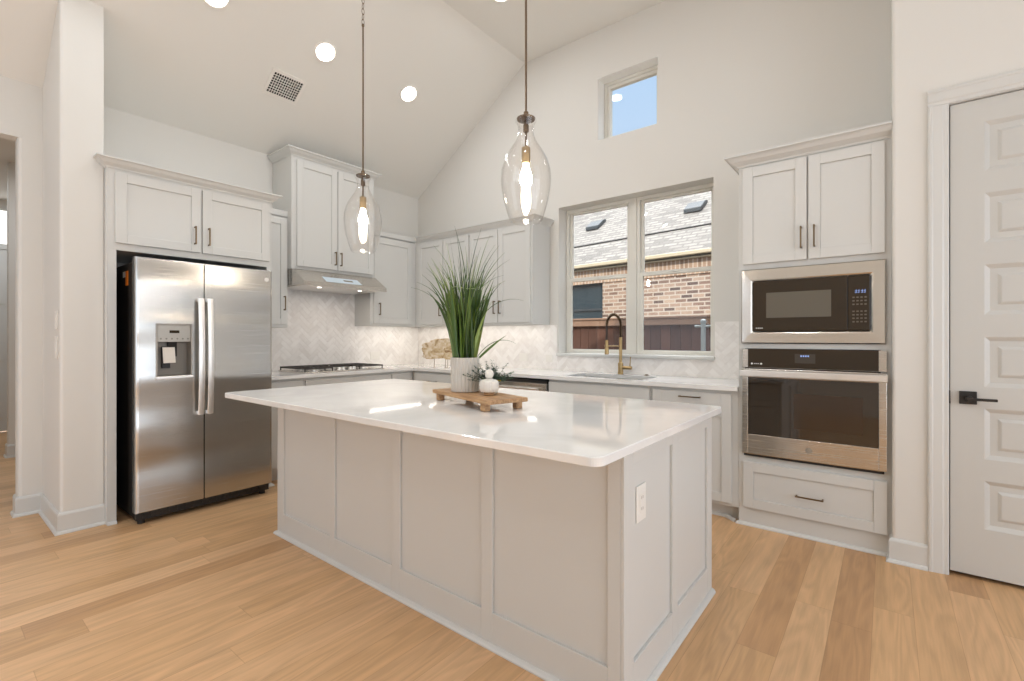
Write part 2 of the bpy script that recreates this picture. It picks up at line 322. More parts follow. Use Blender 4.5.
# ------------------------------------------------------------------ builders
ORG = {}
class MB:
    def __init__(s): s.bm = bmesh.new()
    def box(s, x0, x1, y0, y1, z0, z1):
        x0, x1 = sorted((x0, x1)); y0, y1 = sorted((y0, y1)); z0, z1 = sorted((z0, z1))
        v = [s.bm.verts.new(p) for p in ((x0, y0, z0), (x1, y0, z0), (x1, y1, z0), (x0, y1, z0), (x0, y0, z1), (x1, y0, z1), (x1, y1, z1), (x0, y1, z1))]
        for f in ((3, 2, 1, 0), (4, 5, 6, 7), (0, 1, 5, 4), (1, 2, 6, 5), (2, 3, 7, 6), (3, 0, 4, 7)):
            s.bm.faces.new([v[i] for i in f])
        return s
    def prism(s, poly, axis, a, b):
        """extrude a 2D polygon along an axis: z (x,y), y (x,z), x (y,z)"""
        def P(p, w):
            return {'z': (p[0], p[1], w), 'y': (p[0], w, p[1]), 'x': (w, p[0], p[1])}[axis]
        A = [s.bm.verts.new(P(p, a)) for p in poly]; B = [s.bm.verts.new(P(p, b)) for p in poly]
        n = len(poly)
        fs = [s.bm.faces.new(A), s.bm.faces.new(list(reversed(B)))]
        for i in range(n):
            fs.append(s.bm.faces.new((A[i], B[i], B[(i + 1) % n], A[(i + 1) % n])))
        bmesh.ops.recalc_face_normals(s.bm, faces=fs)
        return s
    def rings(s, loops, cap=True, closed_loop=False):
        """skin a list of equal-length point loops"""
        vs = [[s.bm.verts.new(p) for p in L] for L in loops]
        n = len(loops[0]); fs = []
        pairs = list(zip(vs, vs[1:])) + ([(vs[-1], vs[0])] if closed_loop else [])
        for A, B in pairs:
            for i in range(n):
                fs.append(s.bm.faces.new((A[i], A[(i + 1) % n], B[(i + 1) % n], B[i])))
        if cap and not closed_loop:
            fs.append(s.bm.faces.new(list(reversed(vs[0])))); fs.append(s.bm.faces.new(vs[-1]))
        bmesh.ops.recalc_face_normals(s.bm, faces=fs)
        return s
    def lathe(s, prof, c, n=32, cap=True, axis='z'):
        L = []
        for r, h in prof:
            ring = []
            for k in range(n):
                a = 2 * PI * k / n
                q = (r * math.cos(a), r * math.sin(a), h)
                if axis == 'x': q = (h, q[0], q[1])
                if axis == 'y': q = (q[0], h, q[1])
                ring.append((c[0] + q[0], c[1] + q[1], c[2] + q[2]))
            L.append(ring)
        return s.rings(L, cap)
    def tube(s, pts, r, n=10, closed=False):
        pts = [Vector(p) for p in pts]; L = []; N = len(pts); up = None
        for i, p in enumerate(pts):
            if closed: d = pts[(i + 1) % N] - pts[i - 1]
            else: d = pts[min(i + 1, N - 1)] - pts[max(i - 1, 0)]
            d.normalize()
            if up is None:
                up = Vector((0, 0, 1)) if abs(d.z) < 0.9 else Vector((1, 0, 0))
            sd = d.cross(up).normalized(); up = sd.cross(d).normalized()
            rr = r[i] if isinstance(r, (list, tuple)) else r
            L.append([p + sd * (rr * math.cos(2 * PI * k / n)) + up * (rr * math.sin(2 * PI * k / n)) for k in range(n)])
        return s.rings(L, True, closed)
    def sweep(s, path, prof, closed=False):
        """path: (x,y) points, profile: (outward offset, z); outward is to the right of travel"""
        n = len(path); L = []
        for i in range(n):
            p = Vector(path[i])
            if closed or 0 < i < n - 1:
                d0 = (p - Vector(path[i - 1])).normalized(); d1 = (Vector(path[(i + 1) % n]) - p).normalized()
            elif i == 0: d0 = d1 = (Vector(path[1]) - p).normalized()
            else: d0 = d1 = (p - Vector(path[i - 1])).normalized()
            n0 = Vector((d0.y, -d0.x)); n1 = Vector((d1.y, -d1.x))
            m = (n0 + n1); m = m / max(1e-6, (1 + n0.dot(n1)))
            L.append([(p.x + m.x * o, p.y + m.y * o, z) for o, z in prof])
        return s.rings(L, True, closed)
    def build(s, name, m, parent=None, bevel=0.0, smooth=False, at=None, segs=2):
        bm = s.bm
        bb = [v.co for v in bm.verts]
        if parent is not None: o0 = ORG[parent.name]
        elif at is not None: o0 = Vector(at)
        else:
            o0 = Vector(((min(v.x for v in bb) + max(v.x for v in bb)) / 2, (min(v.y for v in bb) + max(v.y for v in bb)) / 2, min(v.z for v in bb)))
        o0 = o0.copy()
        for v in bm.verts: v.co -= o0
        me = bpy.data.meshes.new(name); bm.to_mesh(me); bm.free()
        if smooth:
            for p in me.polygons: p.use_smooth = True
        me.materials.append(M[m])
        o = bpy.data.objects.new(name, me); C.objects.link(o)
        if parent is not None: o.parent = parent
        else: o.location = o0
        ORG[o.name] = o0
        if bevel:
            b = o.modifiers.new('soft_edge', 'BEVEL'); b.width = bevel; b.segments = segs; b.limit_method = 'ANGLE'; b.angle_limit = math.radians(40)
            b.harden_normals = False
        if smooth:
            try:
                with_ang = me; 
                for e in []: pass
            except Exception: pass
        return o
def tag(o, label, cat=None, group=None, kind=None):
    o['label'] = label
    if cat: o['category'] = cat
    if group: o['group'] = group
    if kind: o['kind'] = kind
    return o
def thing(name, loc, label, cat, group=None):
    o = bpy.data.objects.new(name, None); o.empty_display_size = 0.1; C.objects.link(o); o.location = loc
    ORG[o.name] = Vector(loc)
    return tag(o, label, cat, group)
def struct(o, label, cat): return tag(o, label, cat, kind='structure')
def smooth_by_angle(o, deg=35):
    for p in o.data.polygons: p.use_smooth = True
    for e in o.data.edges: pass
    bm = bmesh.new(); bm.from_mesh(o.data)
    for e in bm.edges:
        e.smooth = not (len(e.link_faces) == 2 and e.calc_face_angle(0) > math.radians(deg))
    bm.to_mesh(o.data); bm.free(); return o
def copy_tree(o, parent=None):
    c = o.copy(); C.objects.link(c); c.parent = parent
    ORG[c.name] = ORG[o.name]
    for ch in list(o.children): copy_tree(ch, c)
    return c

# boxes set against a face plane: facing 'X' looks to +x (a = y), facing 'Y' looks to -y (a = x), facing 'B' looks to +y (a = x)
def fb(mb, facing, f, a0, a1, z0, z1, d0, d1):
    if facing == 'X': mb.box(f + d0, f + d1, a0, a1, z0, z1)
    elif facing == 'Y': mb.box(a0, a1, f - d0, f - d1, z0, z1)
    else: mb.box(a0, a1, f + d0, f + d1, z0, z1)
    return mb
def fp(facing, f, a, d, z):
    return {'X': (f + d, a, z), 'Y': (a, f - d, z), 'B': (a, f + d, z)}[facing]
def shaker(name, parent, facing, f, a0, a1, z0, z1, rail=0.062, th=0.02, rec=0.009, m='cab', top=None):
    """recessed-panel front; f is the plane its back sits on"""
    mb = MB()
    fb(mb, facing, f, a0, a0 + rail, z0, z1, 0, th); fb(mb, facing, f, a1 - rail, a1, z0, z1, 0, th)
    fb(mb, facing, f, a0 + rail, a1 - rail, z0, z0 + rail, 0, th); tr = top or rail
    fb(mb, facing, f, a0 + rail, a1 - rail, z1 - tr, z1, 0, th)
    fb(mb, facing, f, a0 + rail, a1 - rail, z0 + rail, z1 - tr, 0, th - rec)
    return mb.build(name, m, parent, 0.0022)
def slab_front(name, parent, facing, f, a0, a1, z0, z1, th=0.02, m='cab'):
    return fb(MB(), facing, f, a0, a1, z0, z1, 0, th).build(name, m, parent, 0.0022)
def pull(parent, facing, f, a, z, L=0.135, vertical=True, m='bronze'):
    mb = MB(); t = 0.0045
    if vertical:
        fb(mb, facing, f, a - t, a + t, z - L / 2, z + L / 2, 0.026, 0.035)
        for q in (-1, 1): fb(mb, facing, f, a - t, a + t, z + q * (L / 2 - 0.006) - 0.005, z + q * (L / 2 - 0.006) + 0.005, 0, 0.028)
    else:
        fb(mb, facing, f, a - L / 2, a + L / 2, z - t, z + t, 0.026, 0.035)
        for q in (-1, 1): fb(mb, facing, f, a + q * (L / 2 - 0.006) - 0.005, a + q * (L / 2 - 0.006) + 0.005, z - t, z + t, 0, 0.028)
    return mb.build('handle', m, parent, 0.0015)
def crown(parent, path, z, h=0.062, o=0.062, m='cab'):
    k = h / 0.062; w = o / 0.062
    prof = [(0.0, z), (0.006 * w, z), (0.010 * w, z + 0.010 * k), (0.018 * w, z + 0.016 * k), (0.034 * w, z + 0.028 * k), (0.046 * w, z + 0.044 * k), (0.054 * w, z + 0.050 * k), (0.062 * w, z + 0.052 * k), (0.062 * w, z + 0.062 * k), (0.0, z + 0.062 * k)]
    return MB().sweep(path, prof).build('crown_moulding', m, parent)
BASE = [(0, 0), (0.027, 0), (0.027, 0.006), (0.022, 0.016), (0.014, 0.02), (0.014, 0.118), (0.010, 0.128), (0.004, 0.134), (0, 0.134)]
SHOE = [(0, 0), (0.018, 0), (0.018, 0.006), (0.013, 0.015), (0.004, 0.02), (0, 0.02)]

XW, YW = -4.78, 4.08
# ------------------------------------------------------------------ the room
struct(MB().box(-9.4, 3.4, -2.7, 4.36, -0.12, 0).build('floor', 'floor', at=(0, 0, 0)), 'light oak plank floor running through the kitchen', 'floor')
cp = [(-4.90, 3.055 - 0.08), (-3.05, 4.2), (3.4, 4.2), (3.4, 4.35), (-3.11, 4.35), (-4.90, 3.14)]
cp[0] = (-4.90, 3.055 - SL * 0.12)
struct(MB().prism(cp, 'y', -2.7, 4.36).build('ceiling', 'ceil', at=(0, 0, 0)), 'vaulted off-white ceiling sloping down to the fridge wall', 'ceiling')
# left wall with the hall opening
mb = MB()
mb.prism([(-4.90, 0.459), (XW - 0.02, 0.459), (XW - 0.006, 0.465), (XW, 0.479), (XW, 4.30), (-4.90, 4.30)], 'z', 0, 2.66); mb.box(-4.90, XW, -2.7, 4.30, 2.66, 3.06)
mb.box(-4.90, XW, -2.7, -1.0, 0, 2.66)
struct(mb.build('wall_left', 'wall', at=(-4.84, 1, 0)), 'off-white wall behind the fridge and cooktop with a hall opening', 'wall')
# back (window) wall, gabled top, two openings
mb = MB(); y0, y1 = YW, 4.30
WX0, WX1, WZ0, WZ1 = -2.62, -1.118, 1.098, 2.572
HX0, HX1, HZ0, HZ1 = -2.174, -1.585, 3.143, 3.735
mb.box(-4.9, WX0, y0, y1, 0, 3.04); mb.box(WX0, WX1, y0, y1, 0, WZ0); mb.box(WX0, WX1, y0, y1, WZ1, 3.04); mb.box(WX1, 3.4, y0, y1, 0, 3.04)
mb.prism([(-4.9, 3.04), (HX0, 3.04), (HX0, 4.22), (-3.05, 4.22), (-4.78, 3.075), (-4.9, 3.0)][:5], 'y', y0, y1)
mb.box(HX0, HX1, y0, y1, 3.04, HZ0); mb.box(HX0, HX1, y0, y1, HZ1, 4.22); mb.box(HX1, 3.4, y0, y1, 3.04, 4.22)
struct(mb.build('wall_back', 'wall', at=(-2, 4.2, 0)), 'tall off-white gable wall with the kitchen window and a small high window', 'wall')
# pantry wall with the door, bullnosed corner
PY = 3.40
r = 0.018; cx_, cy_ = 0.022 + r, PY + r
arc = [(cx_ - r * math.cos(a), cy_ - r * math.sin(a)) for a in [PI / 2 * i / 5 for i in range(6)]]
mb = MB()
mb.prism([(0.022, YW - 0.0005)] + arc + [(0.25, PY), (0.25, PY + 0.12), (0.14, PY + 0.12), (0.14, YW - 0.0005)], 'z', 0, 4.22)
mb.box(0.25, 1.05, PY, PY + 0.12, 2.492, 4.22); mb.box(1.05, 3.4, PY, PY + 0.12, 0, 4.22)
struct(mb.build('wall_pantry', 'wall', at=(1, 3.45, 0)), 'off-white wall holding the white pantry door', 'wall')
# stub wall beside the fridge
r = 0.02; x1, ya, yb = -4.14, 0.585, 0.803
a1 = [(x1 - r + r * math.sin(a), ya + r - r * math.cos(a)) for a in [PI / 2 * i / 5 for i in range(6)]]
r2 = 0.006
a2 = [(x1 - r2 + r2 * math.cos(a), yb - r2 + r2 * math.sin(a)) for a in [PI / 2 * i / 5 for i in range(6)]]
struct(MB().prism([(XW, ya)] + a1 + a2 + [(XW, yb)], 'z', 0, 3.62).build('wall_stub', 'wall'), 'tall narrow off-white stub wall at the left of the fridge', 'wall')
# unseen walls behind the camera, placed and opened to bring in fill light
mb = MB(); mb.box(3.2, 3.4, -2.7, -2.3, 0, 4.22); mb.box(3.2, 3.4, 3.0, 4.36, 0, 4.22); mb.box(3.2, 3.4, -2.3, 3.0, 2.7, 4.22); mb.box(3.2, 3.4, -2.3, 3.0, 0, 0.3)
for yy in (-0.55, 1.25): mb.box(3.12, 3.4, yy - 0.06, yy + 0.06, 0.3, 2.7)
struct(mb.build('wall_right', 'wall'), 'off-white wall of the living side with openings added for fill light, out of the picture', 'wall')
mb = MB(); mb.box(-4.9, -4.78, -2.7, -2.5, 0, 4.22); mb.box(-2.5, 3.4, -2.7, -2.5, 0, 4.22); mb.box(-4.78, -2.5, -2.7, -2.5, 2.7, 4.22); mb.box(-4.78, -2.5, -2.7, -2.5, 0, 0.3)
struct(mb.build('wall_front', 'wall'), 'off-white wall behind the viewer with an opening added for fill light, out of the picture', 'wall')
# hall beyond the opening
mb = MB(); mb.box(-7.34, -7.2, 0.625, 4.1, 0, 3.1); mb.box(-9.2, -4.9, 4.1, 4.3, 0, 3.1); mb.box(-9.2, -4.9, -1.5, -1.35, 0, 3.1)
mb.box(-9.4, -9.2, -1.5, -0.1, 0, 3.1); mb.box(-9.4, -9.2, 1.0, 4.3, 0, 3.1); mb.box(-9.4, -9.2, -0.1, 1.0, 3.0, 3.1); mb.box(-9.4, -4.9, -1.5, 4.3, 3.09, 3.2)
struct(mb.build('wall_hall', 'wall', at=(-7, 1, 0)), 'shaded off-white hall walls seen through the opening', 'wall')
light('hall_fill', 'AREA', (-6.3, 1.2, 3.05), 12, WARM, (0, 0, 0), 0.3)  # unseen lamp added to brighten the hall
light('hall_fill', 'AREA', (-8.3, 0.35, 3.05), 14, WARM, (0, 0, 0), 0.3)  # second unseen lamp, added to brighten the entry door
# entry door with its bright transom at the end of the hall
d3 = thing('door_2', (-9.2, 0.45, 0), 'white entry door with a bright transom at the end of the hall', 'door'); d3['kind'] = 'structure'
mb = MB(); mb.box(-9.26, -9.2, -0.1, -0.03, 0, 3.0); mb.box(-9.26, -9.2, 0.93, 1.0, 0, 3.0); mb.box(-9.26, -9.2, -0.03, 0.93, 2.43, 2.5); mb.box(-9.26, -9.2, -0.03, 0.93, 2.94, 3.0)
mb.build('door_frame', 'trim', d3)
mb = MB(); mb.box(-9.255, -9.215, -0.03, 0.93, 0.01, 2.43)
for z0 in (0.2, 0.95, 1.7): mb.box(-9.215, -9.205, 0.1, 0.8, z0, z0 + 0.6)
mb.build('door_slab', 'trim', d3)
M['transom_glow'] = mat('glowing_glass', (0.9, 0.9, 0.9, 1), 0.3, emit=(1, 0.97, 0.92, 1), estr=1.6)  # pane glows by itself, in place of light from outdoors
MB().box(-9.24, -9.22, -0.03, 0.93, 2.5, 2.94).build('transom_pane', 'transom_glow', d3)

# skirting
struct(MB().sweep([(-4.9, 0.459), (XW, 0.459), (XW, ya), (x1, ya), (x1, yb + 0.001)], BASE).build('baseboard_stub', 'trim', at=(-4.3, 0.6, 0)), 'white baseboard wrapping the stub wall beside the fridge', 'baseboard')
struct(MB().sweep([(0.022, 3.47), (0.022, PY), (0.172, PY)], BASE).build('baseboard_pantry', 'trim'), 'short white baseboard between oven cabinet and pantry door', 'baseboard')
struct(MB().sweep([(-7.34, 0.625), (-7.2, 0.625), (-7.2, 4.08)], BASE).build('baseboard_hall', 'trim'), 'white baseboard at the foot of the hall wall', 'baseboard')

# ------------------------------------------------------------------ main window
def window_unit(parent, x0, x1, y, z0, z1, rail=None):
    fr = MB(); w = 0.032
    fr.box(x0, x0 + w, y, y + 0.06, z0, z1); fr.box(x1 - w, x1, y, y + 0.06, z0, z1)
    fr.box(x0 + w, x1 - w, y, y + 0.06, z0, z0 + 0.014); fr.box(x0 + w, x1 - w, y, y + 0.06, z1 - w, z1)
    fr.build('window_frame', 'vinyl', parent, 0.002)
    g = MB()
    if rail:
        up = MB(); s = 0.028; ya_ = y + 0.03
        a0, a1, b0, b1 = x0 + w, x1 - w, rail - 0.005, z1 - w
        up.box(a0, a0 + s, ya_, ya_ + 0.025, b0, b1); up.box(a1 - s, a1, ya_, ya_ + 0.025, b0, b1)
        up.box(a0 + s, a1 - s, ya_, ya_ + 0.025, b0, b0 + 0.036); up.box(a0 + s, a1 - s, ya_, ya_ + 0.025, b1 - 0.02, b1)
        u = up.build('upper_sash', 'vinyl', parent, 0.0015)
        MB().box(a0 + s, a1 - s, ya_ + 0.01, ya_ + 0.014, b0 + 0.036, b1 - 0.02).build('pane', 'pane', u)
        lo = MB(); b0, b1 = z0 + 0.014, rail + 0.028; yl = y + 0.004
        lo.box(a0, a0 + s, yl, yl + 0.025, b0, b1); lo.box(a1 - s, a1, yl, yl + 0.025, b0, b1)
        lo.box(a0 + s, a1 - s, yl, yl + 0.025, b0, b0 + 0.022); lo.box(a0 + s, a1 - s, yl - 0.004, yl + 0.025, b1 - 0.036, b1)
        l = lo.build('lower_sash', 'vinyl', parent, 0.0015)
        MB().box(a0 + s, a1 - s, yl + 0.01, yl + 0.014, b0 + 0.022, b1 - 0.036).build('pane', 'pane', l)
        k = MB(); xm = (a0 + a1) / 2; k.box(xm - 0.03, xm + 0.03, yl - 0.012, yl - 0.004, b1 - 0.02, b1 - 0.005); k.build('sash_lock', 'vinyl', l, 0.002)
    else:
        MB().box(x0 + w, x1 - w, y + 0.02, y + 0.025, z0 + w, z1 - w).build('pane', 'pane', parent)
win = thing('window_1', (-1.87, 4.22, WZ0), 'double single-hung kitchen window above the sink', 'window'); win['kind'] = 'structure'
window_unit(win, WX0 + 0.004, -1.892, 4.22, WZ0 + 0.003, WZ1 - 0.002, 1.835)
window_unit(win, -1.845, WX1 - 0.003, 4.22, WZ0 + 0.003, WZ1 - 0.002, 1.835)
MB().box(-1.892, -1.845, 4.212, 4.285, WZ0 + 0.003, WZ1 - 0.002).build('mullion', 'vinyl', win, 0.002)
struct(MB().box(WX0 - 0.012, WX1 + 0.012, 4.045, 4.22, 1.07, 1.097).build('trim_1', 'trim', bevel=0.004), 'white window sill under the kitchen window', 'window sill')
win2 = thing('window_2', (-1.88, 4.2, HZ0), 'small high window with blue sky near the ceiling', 'window'); win2['kind'] = 'structure'
M['lit_liner'] = mat('lit_reveal_white', (0.88, 0.87, 0.84, 1), 0.5)  # added boards, whiter than the wall, paint in light falling on the reveal
mb = MB(); mb.box(HX0 + 0.0005, HX0 + 0.0025, YW + 0.004, 4.199, HZ0 + 0.0005, HZ1 - 0.0005); mb.box(HX1 - 0.0025, HX1 - 0.0005, YW + 0.004, 4.199, HZ0 + 0.0005, HZ1 - 0.0005)
mb.box(HX0 + 0.0025, HX1 - 0.0025, YW + 0.004, 4.199, HZ1 - 0.0025, HZ1 - 0.0005); mb.box(HX0 + 0.0025, HX1 - 0.0025, YW + 0.004, 4.199, HZ0 + 0.0005, HZ0 + 0.0025)
mb.build('lit_reveal_liner', 'lit_liner', win2)
mb = MB(); x0_, x1_, z0_, z1_ = HX0 + 0.003, HX1 - 0.003, HZ0 + 0.003, HZ1 - 0.003
fw, dz = 0.06, 4.20
for a in ((x0_, x0_ + fw, z0_, z1_), (x1_ - fw, x1_, z0_, z1_), (x0_ + fw, x1_ - fw, z0_, z0_ + fw), (x0_ + fw, x1_ - fw, z1_ - fw, z1_)):
    mb.box(a[0], a[1], dz + 0.012, dz + 0.06, a[2], a[3])
for a in ((x0_, x0_ + 0.03, z0_, z1_), (x1_ - 0.03, x1_, z0_, z1_), (x0_ + 0.03, x1_ - 0.03, z0_, z0_ + 0.03), (x0_ + 0.03, x1_ - 0.03, z1_ - 0.03, z1_)):
    mb.box(a[0], a[1], dz, dz + 0.011, a[2], a[3])
mb.build('window_frame', 'vinyl', win2, 0.0015)
MB().box(x0_ + fw, x1_ - fw, dz + 0.03, dz + 0.035, z0_ + fw, z1_ - fw).build('pane', 'pane', win2)

# ------------------------------------------------------------------ pantry door, casing
CASE = [(0.172, 0.0), (0.172, 0.012), (0.178, 0.016), (0.19, 0.016), (0.2, 0.018), (0.235, 0.018), (0.243, 0.012), (0.25, 0.01), (0.25, 0)]
mb = MB()
def casing_leg(mb, xa, xb, z1):
    s = 1 if xb > xa else -1; w = abs(xb - xa)
    pr = [(0, 0), (0, 0.014), (0.006, 0.019), (0.016, 0.019), (0.022, 0.016), (w - 0.026, 0.013), (w - 0.018, 0.009), (w - 0.004, 0.009), (w, 0.006), (w, 0)]
    mb.prism([(xa + s * a, PY - 0.001 - d) for a, d in pr], 'z', 0, z1)
casing_leg(mb, 0.172, 0.256, 2.487); casing_leg(mb, 1.14, 1.044, 2.487)
pr = [(0, 0), (0, 0.014), (0.006, 0.019), (0.016, 0.019), (0.022, 0.016), (0.062, 0.013), (0.07, 0.009), (0.084, 0.009), (0.088, 0.006), (0.088, 0)]
mb.prism([(PY - 0.001 - d, 2.575 - a) for a, d in pr], 'x', 0.172, 1.14)
mb.box(0.25, 0.258, PY, PY + 0.115, 0, 2.487); mb.box(1.042, 1.05, PY, PY + 0.115, 0, 2.487); mb.box(0.25, 1.05, PY, PY + 0.115, 2.484, 2.492)
struct(mb.build('trim_2', 'trim', at=(0.65, PY, 0)), 'white moulded casing round the pantry door', 'door casing')
door = thing('door_1', (0.65, 3.43, 0), 'white six-panel pantry door with black lever', 'door'); door['kind'] = 'structure'
DX0, DX1, DZ0, DZ1, DF = 0.263, 1.037, 0.022, 2.48, 3.412
mb = MB(); bm = mb.bm
panels = [(2.105, 2.362), (1.738, 1.995), (1.369, 1.627), (0.998, 1.256), (0.627, 0.888), (0.268, 0.517)]
px0, px1 = 0.392, 0.908
mb.box(DX0, px0, DF, DF + 0.036, DZ0, DZ1); mb.box(px1, DX1, DF, DF + 0.036, DZ0, DZ1)
zs = [DZ1] + [z for p in panels for z in (p[1], p[0])] + [DZ0]
for i in range(0, len(zs), 2): mb.box(px0, px1, DF, DF + 0.036, zs[i + 1], zs[i])
for (z0, z1) in panels:
    def loop(i, d): return [(px0 + i, DF + d, z0 + i), (px1 - i, DF + d, z0 + i), (px1 - i, DF + d, z1 - i), (px0 + i, DF + d, z1 - i)]
    mb.rings([loop(0, 0.03), loop(0, 0), loop(0.006, 0.003), loop(0.022, 0.014), loop(0.05, 0.013), loop(0.062, 0.005), loop(0.066, 0.004)], cap=True)
mb.build('door_slab', 'doorpaint', door)
lv = MB(); lv.box(0.297, 0.364, DF - 0.012, DF, 0.906, 0.973)
lv.lathe([(0.014, -0.05), (0.014, -0.012)], (0.332, DF, 0.938), 16, axis='y')
lv.box(0.322, 0.434, DF - 0.058, DF - 0.046, 0.929, 0.943)
tag(lv.build('door_handle', 'blackm', door, 0.002), 'black square-rose lever handle')
MB().box(0.2585, 0.2625, DF - 0.016, DF + 0.02, 0.905, 0.972).build('latch_plate', 'blackm', door)

# ------------------------------------------------------------------ herringbone marble
def herring(regions, f, facing, origin):
    Wd, n = 0.046, 3; g = 0.001
    ca, sa = math.cos(PI / 4), math.sin(PI / 4)
    tiles = []
    for k in range(-120, 121):
        for j in range(-16, 17):
            tiles.append((k + 2 * n * j, k, n, 1)); tiles.append((k + n + 2 * n * j, k - n + 1, 1, n))
    def clip(poly, a0, a1, z0, z1):
        for ax, lim, sgn in ((0, a0, 1), (0, a1, -1), (1, z0, 1), (1, z1, -1)):
            res = []
            for i in range(len(poly)):
                p, q = poly[i - 1], poly[i]
                dp, dq = (p[ax] - lim) * sgn, (q[ax] - lim) * sgn
                if (dp >= 0) != (dq >= 0):
                    t = dp / (dp - dq); res.append((p[0] + t * (q[0] - p[0]), p[1] + t * (q[1] - p[1])))
                if dq >= 0: res.append(q)
            poly = res
            if len(poly) < 3: return None
        return poly
    mb = MB(); bm = mb.bm
    for (a0, a1, z0, z1) in regions:
        for (tx, ty, w, h) in tiles:
            pts = [(tx * Wd + g, ty * Wd + g), ((tx + w) * Wd - g, ty * Wd + g), ((tx + w) * Wd - g, (ty + h) * Wd - g), (tx * Wd + g, (ty + h) * Wd - g)]
            pts = [(origin[0] + ca * x - sa * y, origin[1] + sa * x + ca * y) for x, y in pts]
            if max(p[0] for p in pts) < a0 or min(p[0] for p in pts) > a1 or max(p[1] for p in pts) < z0 or min(p[1] for p in pts) > z1: continue
            pl = clip(pts, a0, a1, z0, z1)
            if not pl: continue
            A = [bm.verts.new(fp(facing, f, a, 0.0075, z)) for a, z in pl]; B = [bm.verts.new(fp(facing, f, a, 0.0095, z)) for a, z in pl]
            m_ = len(pl); fs = [bm.faces.new(B)]
            for i in range(m_): fs.append(bm.faces.new((A[i], A[(i + 1) % m_], B[(i + 1) % m_], B[i])))
            c = Vector(fp(facing, f, sum(p[0] for p in pl) / m_, 0.0, sum(p[1] for p in pl) / m_))
            for fc in fs:
                fc.normal_update()
                if fc.normal.dot(fc.calc_center_median() - c) < 0: fc.normal_flip()
    return mb
CT = 0.922
def splash(name, regions, f, facing, origin, label):
    base = MB()
    for (a0, a1, z0, z1) in regions: fb(base, facing, f, a0, a1, z0, z1, 0.0005, 0.0078)
    o = base.build(name, 'grout')
    t = herring(regions, f, facing, origin); org = ORG[o.name]
    t.build('marble_tiles', 'marble', o)
    return struct(o, label, 'backsplash')
splash('trim_3', [(1.89, 2.216, CT, 1.349), (2.216, 3.138, CT, 1.90), (3.138, 4.07, CT, 1.388)], XW, 'X', (3.0, 1.2), 'pale marble herringbone backsplash behind the cooktop')
splash('trim_4', [(-4.77, -2.715, CT, 1.383), (-2.715, WX0 - 0.014, CT, 1.383), (WX0 - 0.014, WX1 + 0.014, CT, 1.068), (WX1 + 0.014, -0.79, CT, 1.383)], YW, 'Y', (-2.0, 1.1), 'pale marble herringbone backsplash along the window wall')

# ------------------------------------------------------------------ refrigerator enclosure (panels and top cabinet)
t = thing('refrigerator_cabinet', (-4.4, 1.35, 0), 'white double-door cabinet above the fridge with full-height side panels', 'cabinet')
FF = -4.08
MB().box(-4.77, FF, 0.812, 0.856, 0, 1.845).build('side_panel', 'cab', t, 0.0015); MB().box(-4.77, FF, 1.843, 1.884, 0, 1.845).build('side_panel', 'cab', t, 0.0015)
mb = MB(); mb.box(-4.77, FF, 0.812, 1.884, 1.845, 2.402); mb.box(-4.77, FF - 0.001, 0.8037, 0.8118, 0, 2.40); mb.build('carcass', 'cab', t, 0.0015)
MB().sweep([(FF, 0.806), (FF, 0.856)], SHOE).build('shoe_moulding', 'trim', t)
MB().sweep([(FF, 1.843), (FF, 1.884), (-4.16, 1.884)], SHOE).build('shoe_moulding', 'trim', t)
d = shaker('door', t, 'X', FF, 0.846, 1.352, 1.892, 2.368); pull(d, 'X', FF + 0.02, 1.31, 2.015)
d = shaker('door', t, 'X', FF, 1.365, 1.858, 1.892, 2.368); pull(d, 'X', FF + 0.02, 1.402, 2.018)
crown(t, [(-4.395, 1.884), (FF, 1.884), (FF, 0.8045), (-4.125, 0.8045)][::-1], 2.39, 0.064, 0.062)

# ------------------------------------------------------------------ refrigerator
t = thing('refrigerator', (-4.3, 1.355, 0), 'stainless side-by-side refrigerator with ice and water dispenser', 'refrigerator')
MB().box(-4.74, -3.965, 0.925, 1.79, 0.035, 1.765).build('body', 'plastic_dark', t, 0.004)
mb = MB(); mb.box(-3.985, -3.925, 0.925, 1.79, 0.028, 0.083)
for i in range(16): mb.box(-3.925, -3.918, 0.96 + i * 0.05, 0.995 + i * 0.05, 0.042, 0.07)
for yy in (0.96, 1.75): mb.lathe([(0.022, 0.0), (0.022, 0.03)], (-3.955, yy, 0.0), 12)
mb.build('toe_grille', 'blackm', t)
def fdoor(y0, y1):
    n = 10; pts = []
    # gently bowed front with rounded vertical edges
    pts += [(-3.955, y0), (-3.905, y0)]
    for i in range(n + 1):
        u = i / n; a = u * 2 - 1
        pts.append((-3.884 + 0.009 * (1 - a * a) - (0.012 if i in (0, n) else 0.0), y0 + 0.004 + (y1 - y0 - 0.008) * u))
    pts += [(-3.905, y1), (-3.955, y1)]
    return pts
def fridge_door(y0, y1):
    # rectangular door with rounded edges, front face x = -3.88
    mb = MB(); L = []
    for (x, ins) in ((-3.958, 0.003), (-3.955, 0.0), (-3.90, 0.0), (-3.888, 0.003), (-3.882, 0.009), (-3.88, 0.018)):
        L.append([(x, y0 + ins, 0.085 + ins * 0.4), (x, y1 - ins, 0.085 + ins * 0.4), (x, y1 - ins, 1.79 - ins * 0.4), (x, y0 + ins, 1.79 - ins * 0.4)])
    return mb.rings(L)
dz0, dz1, dy0, dy1 = 0.975, 1.35, 1.022, 1.236
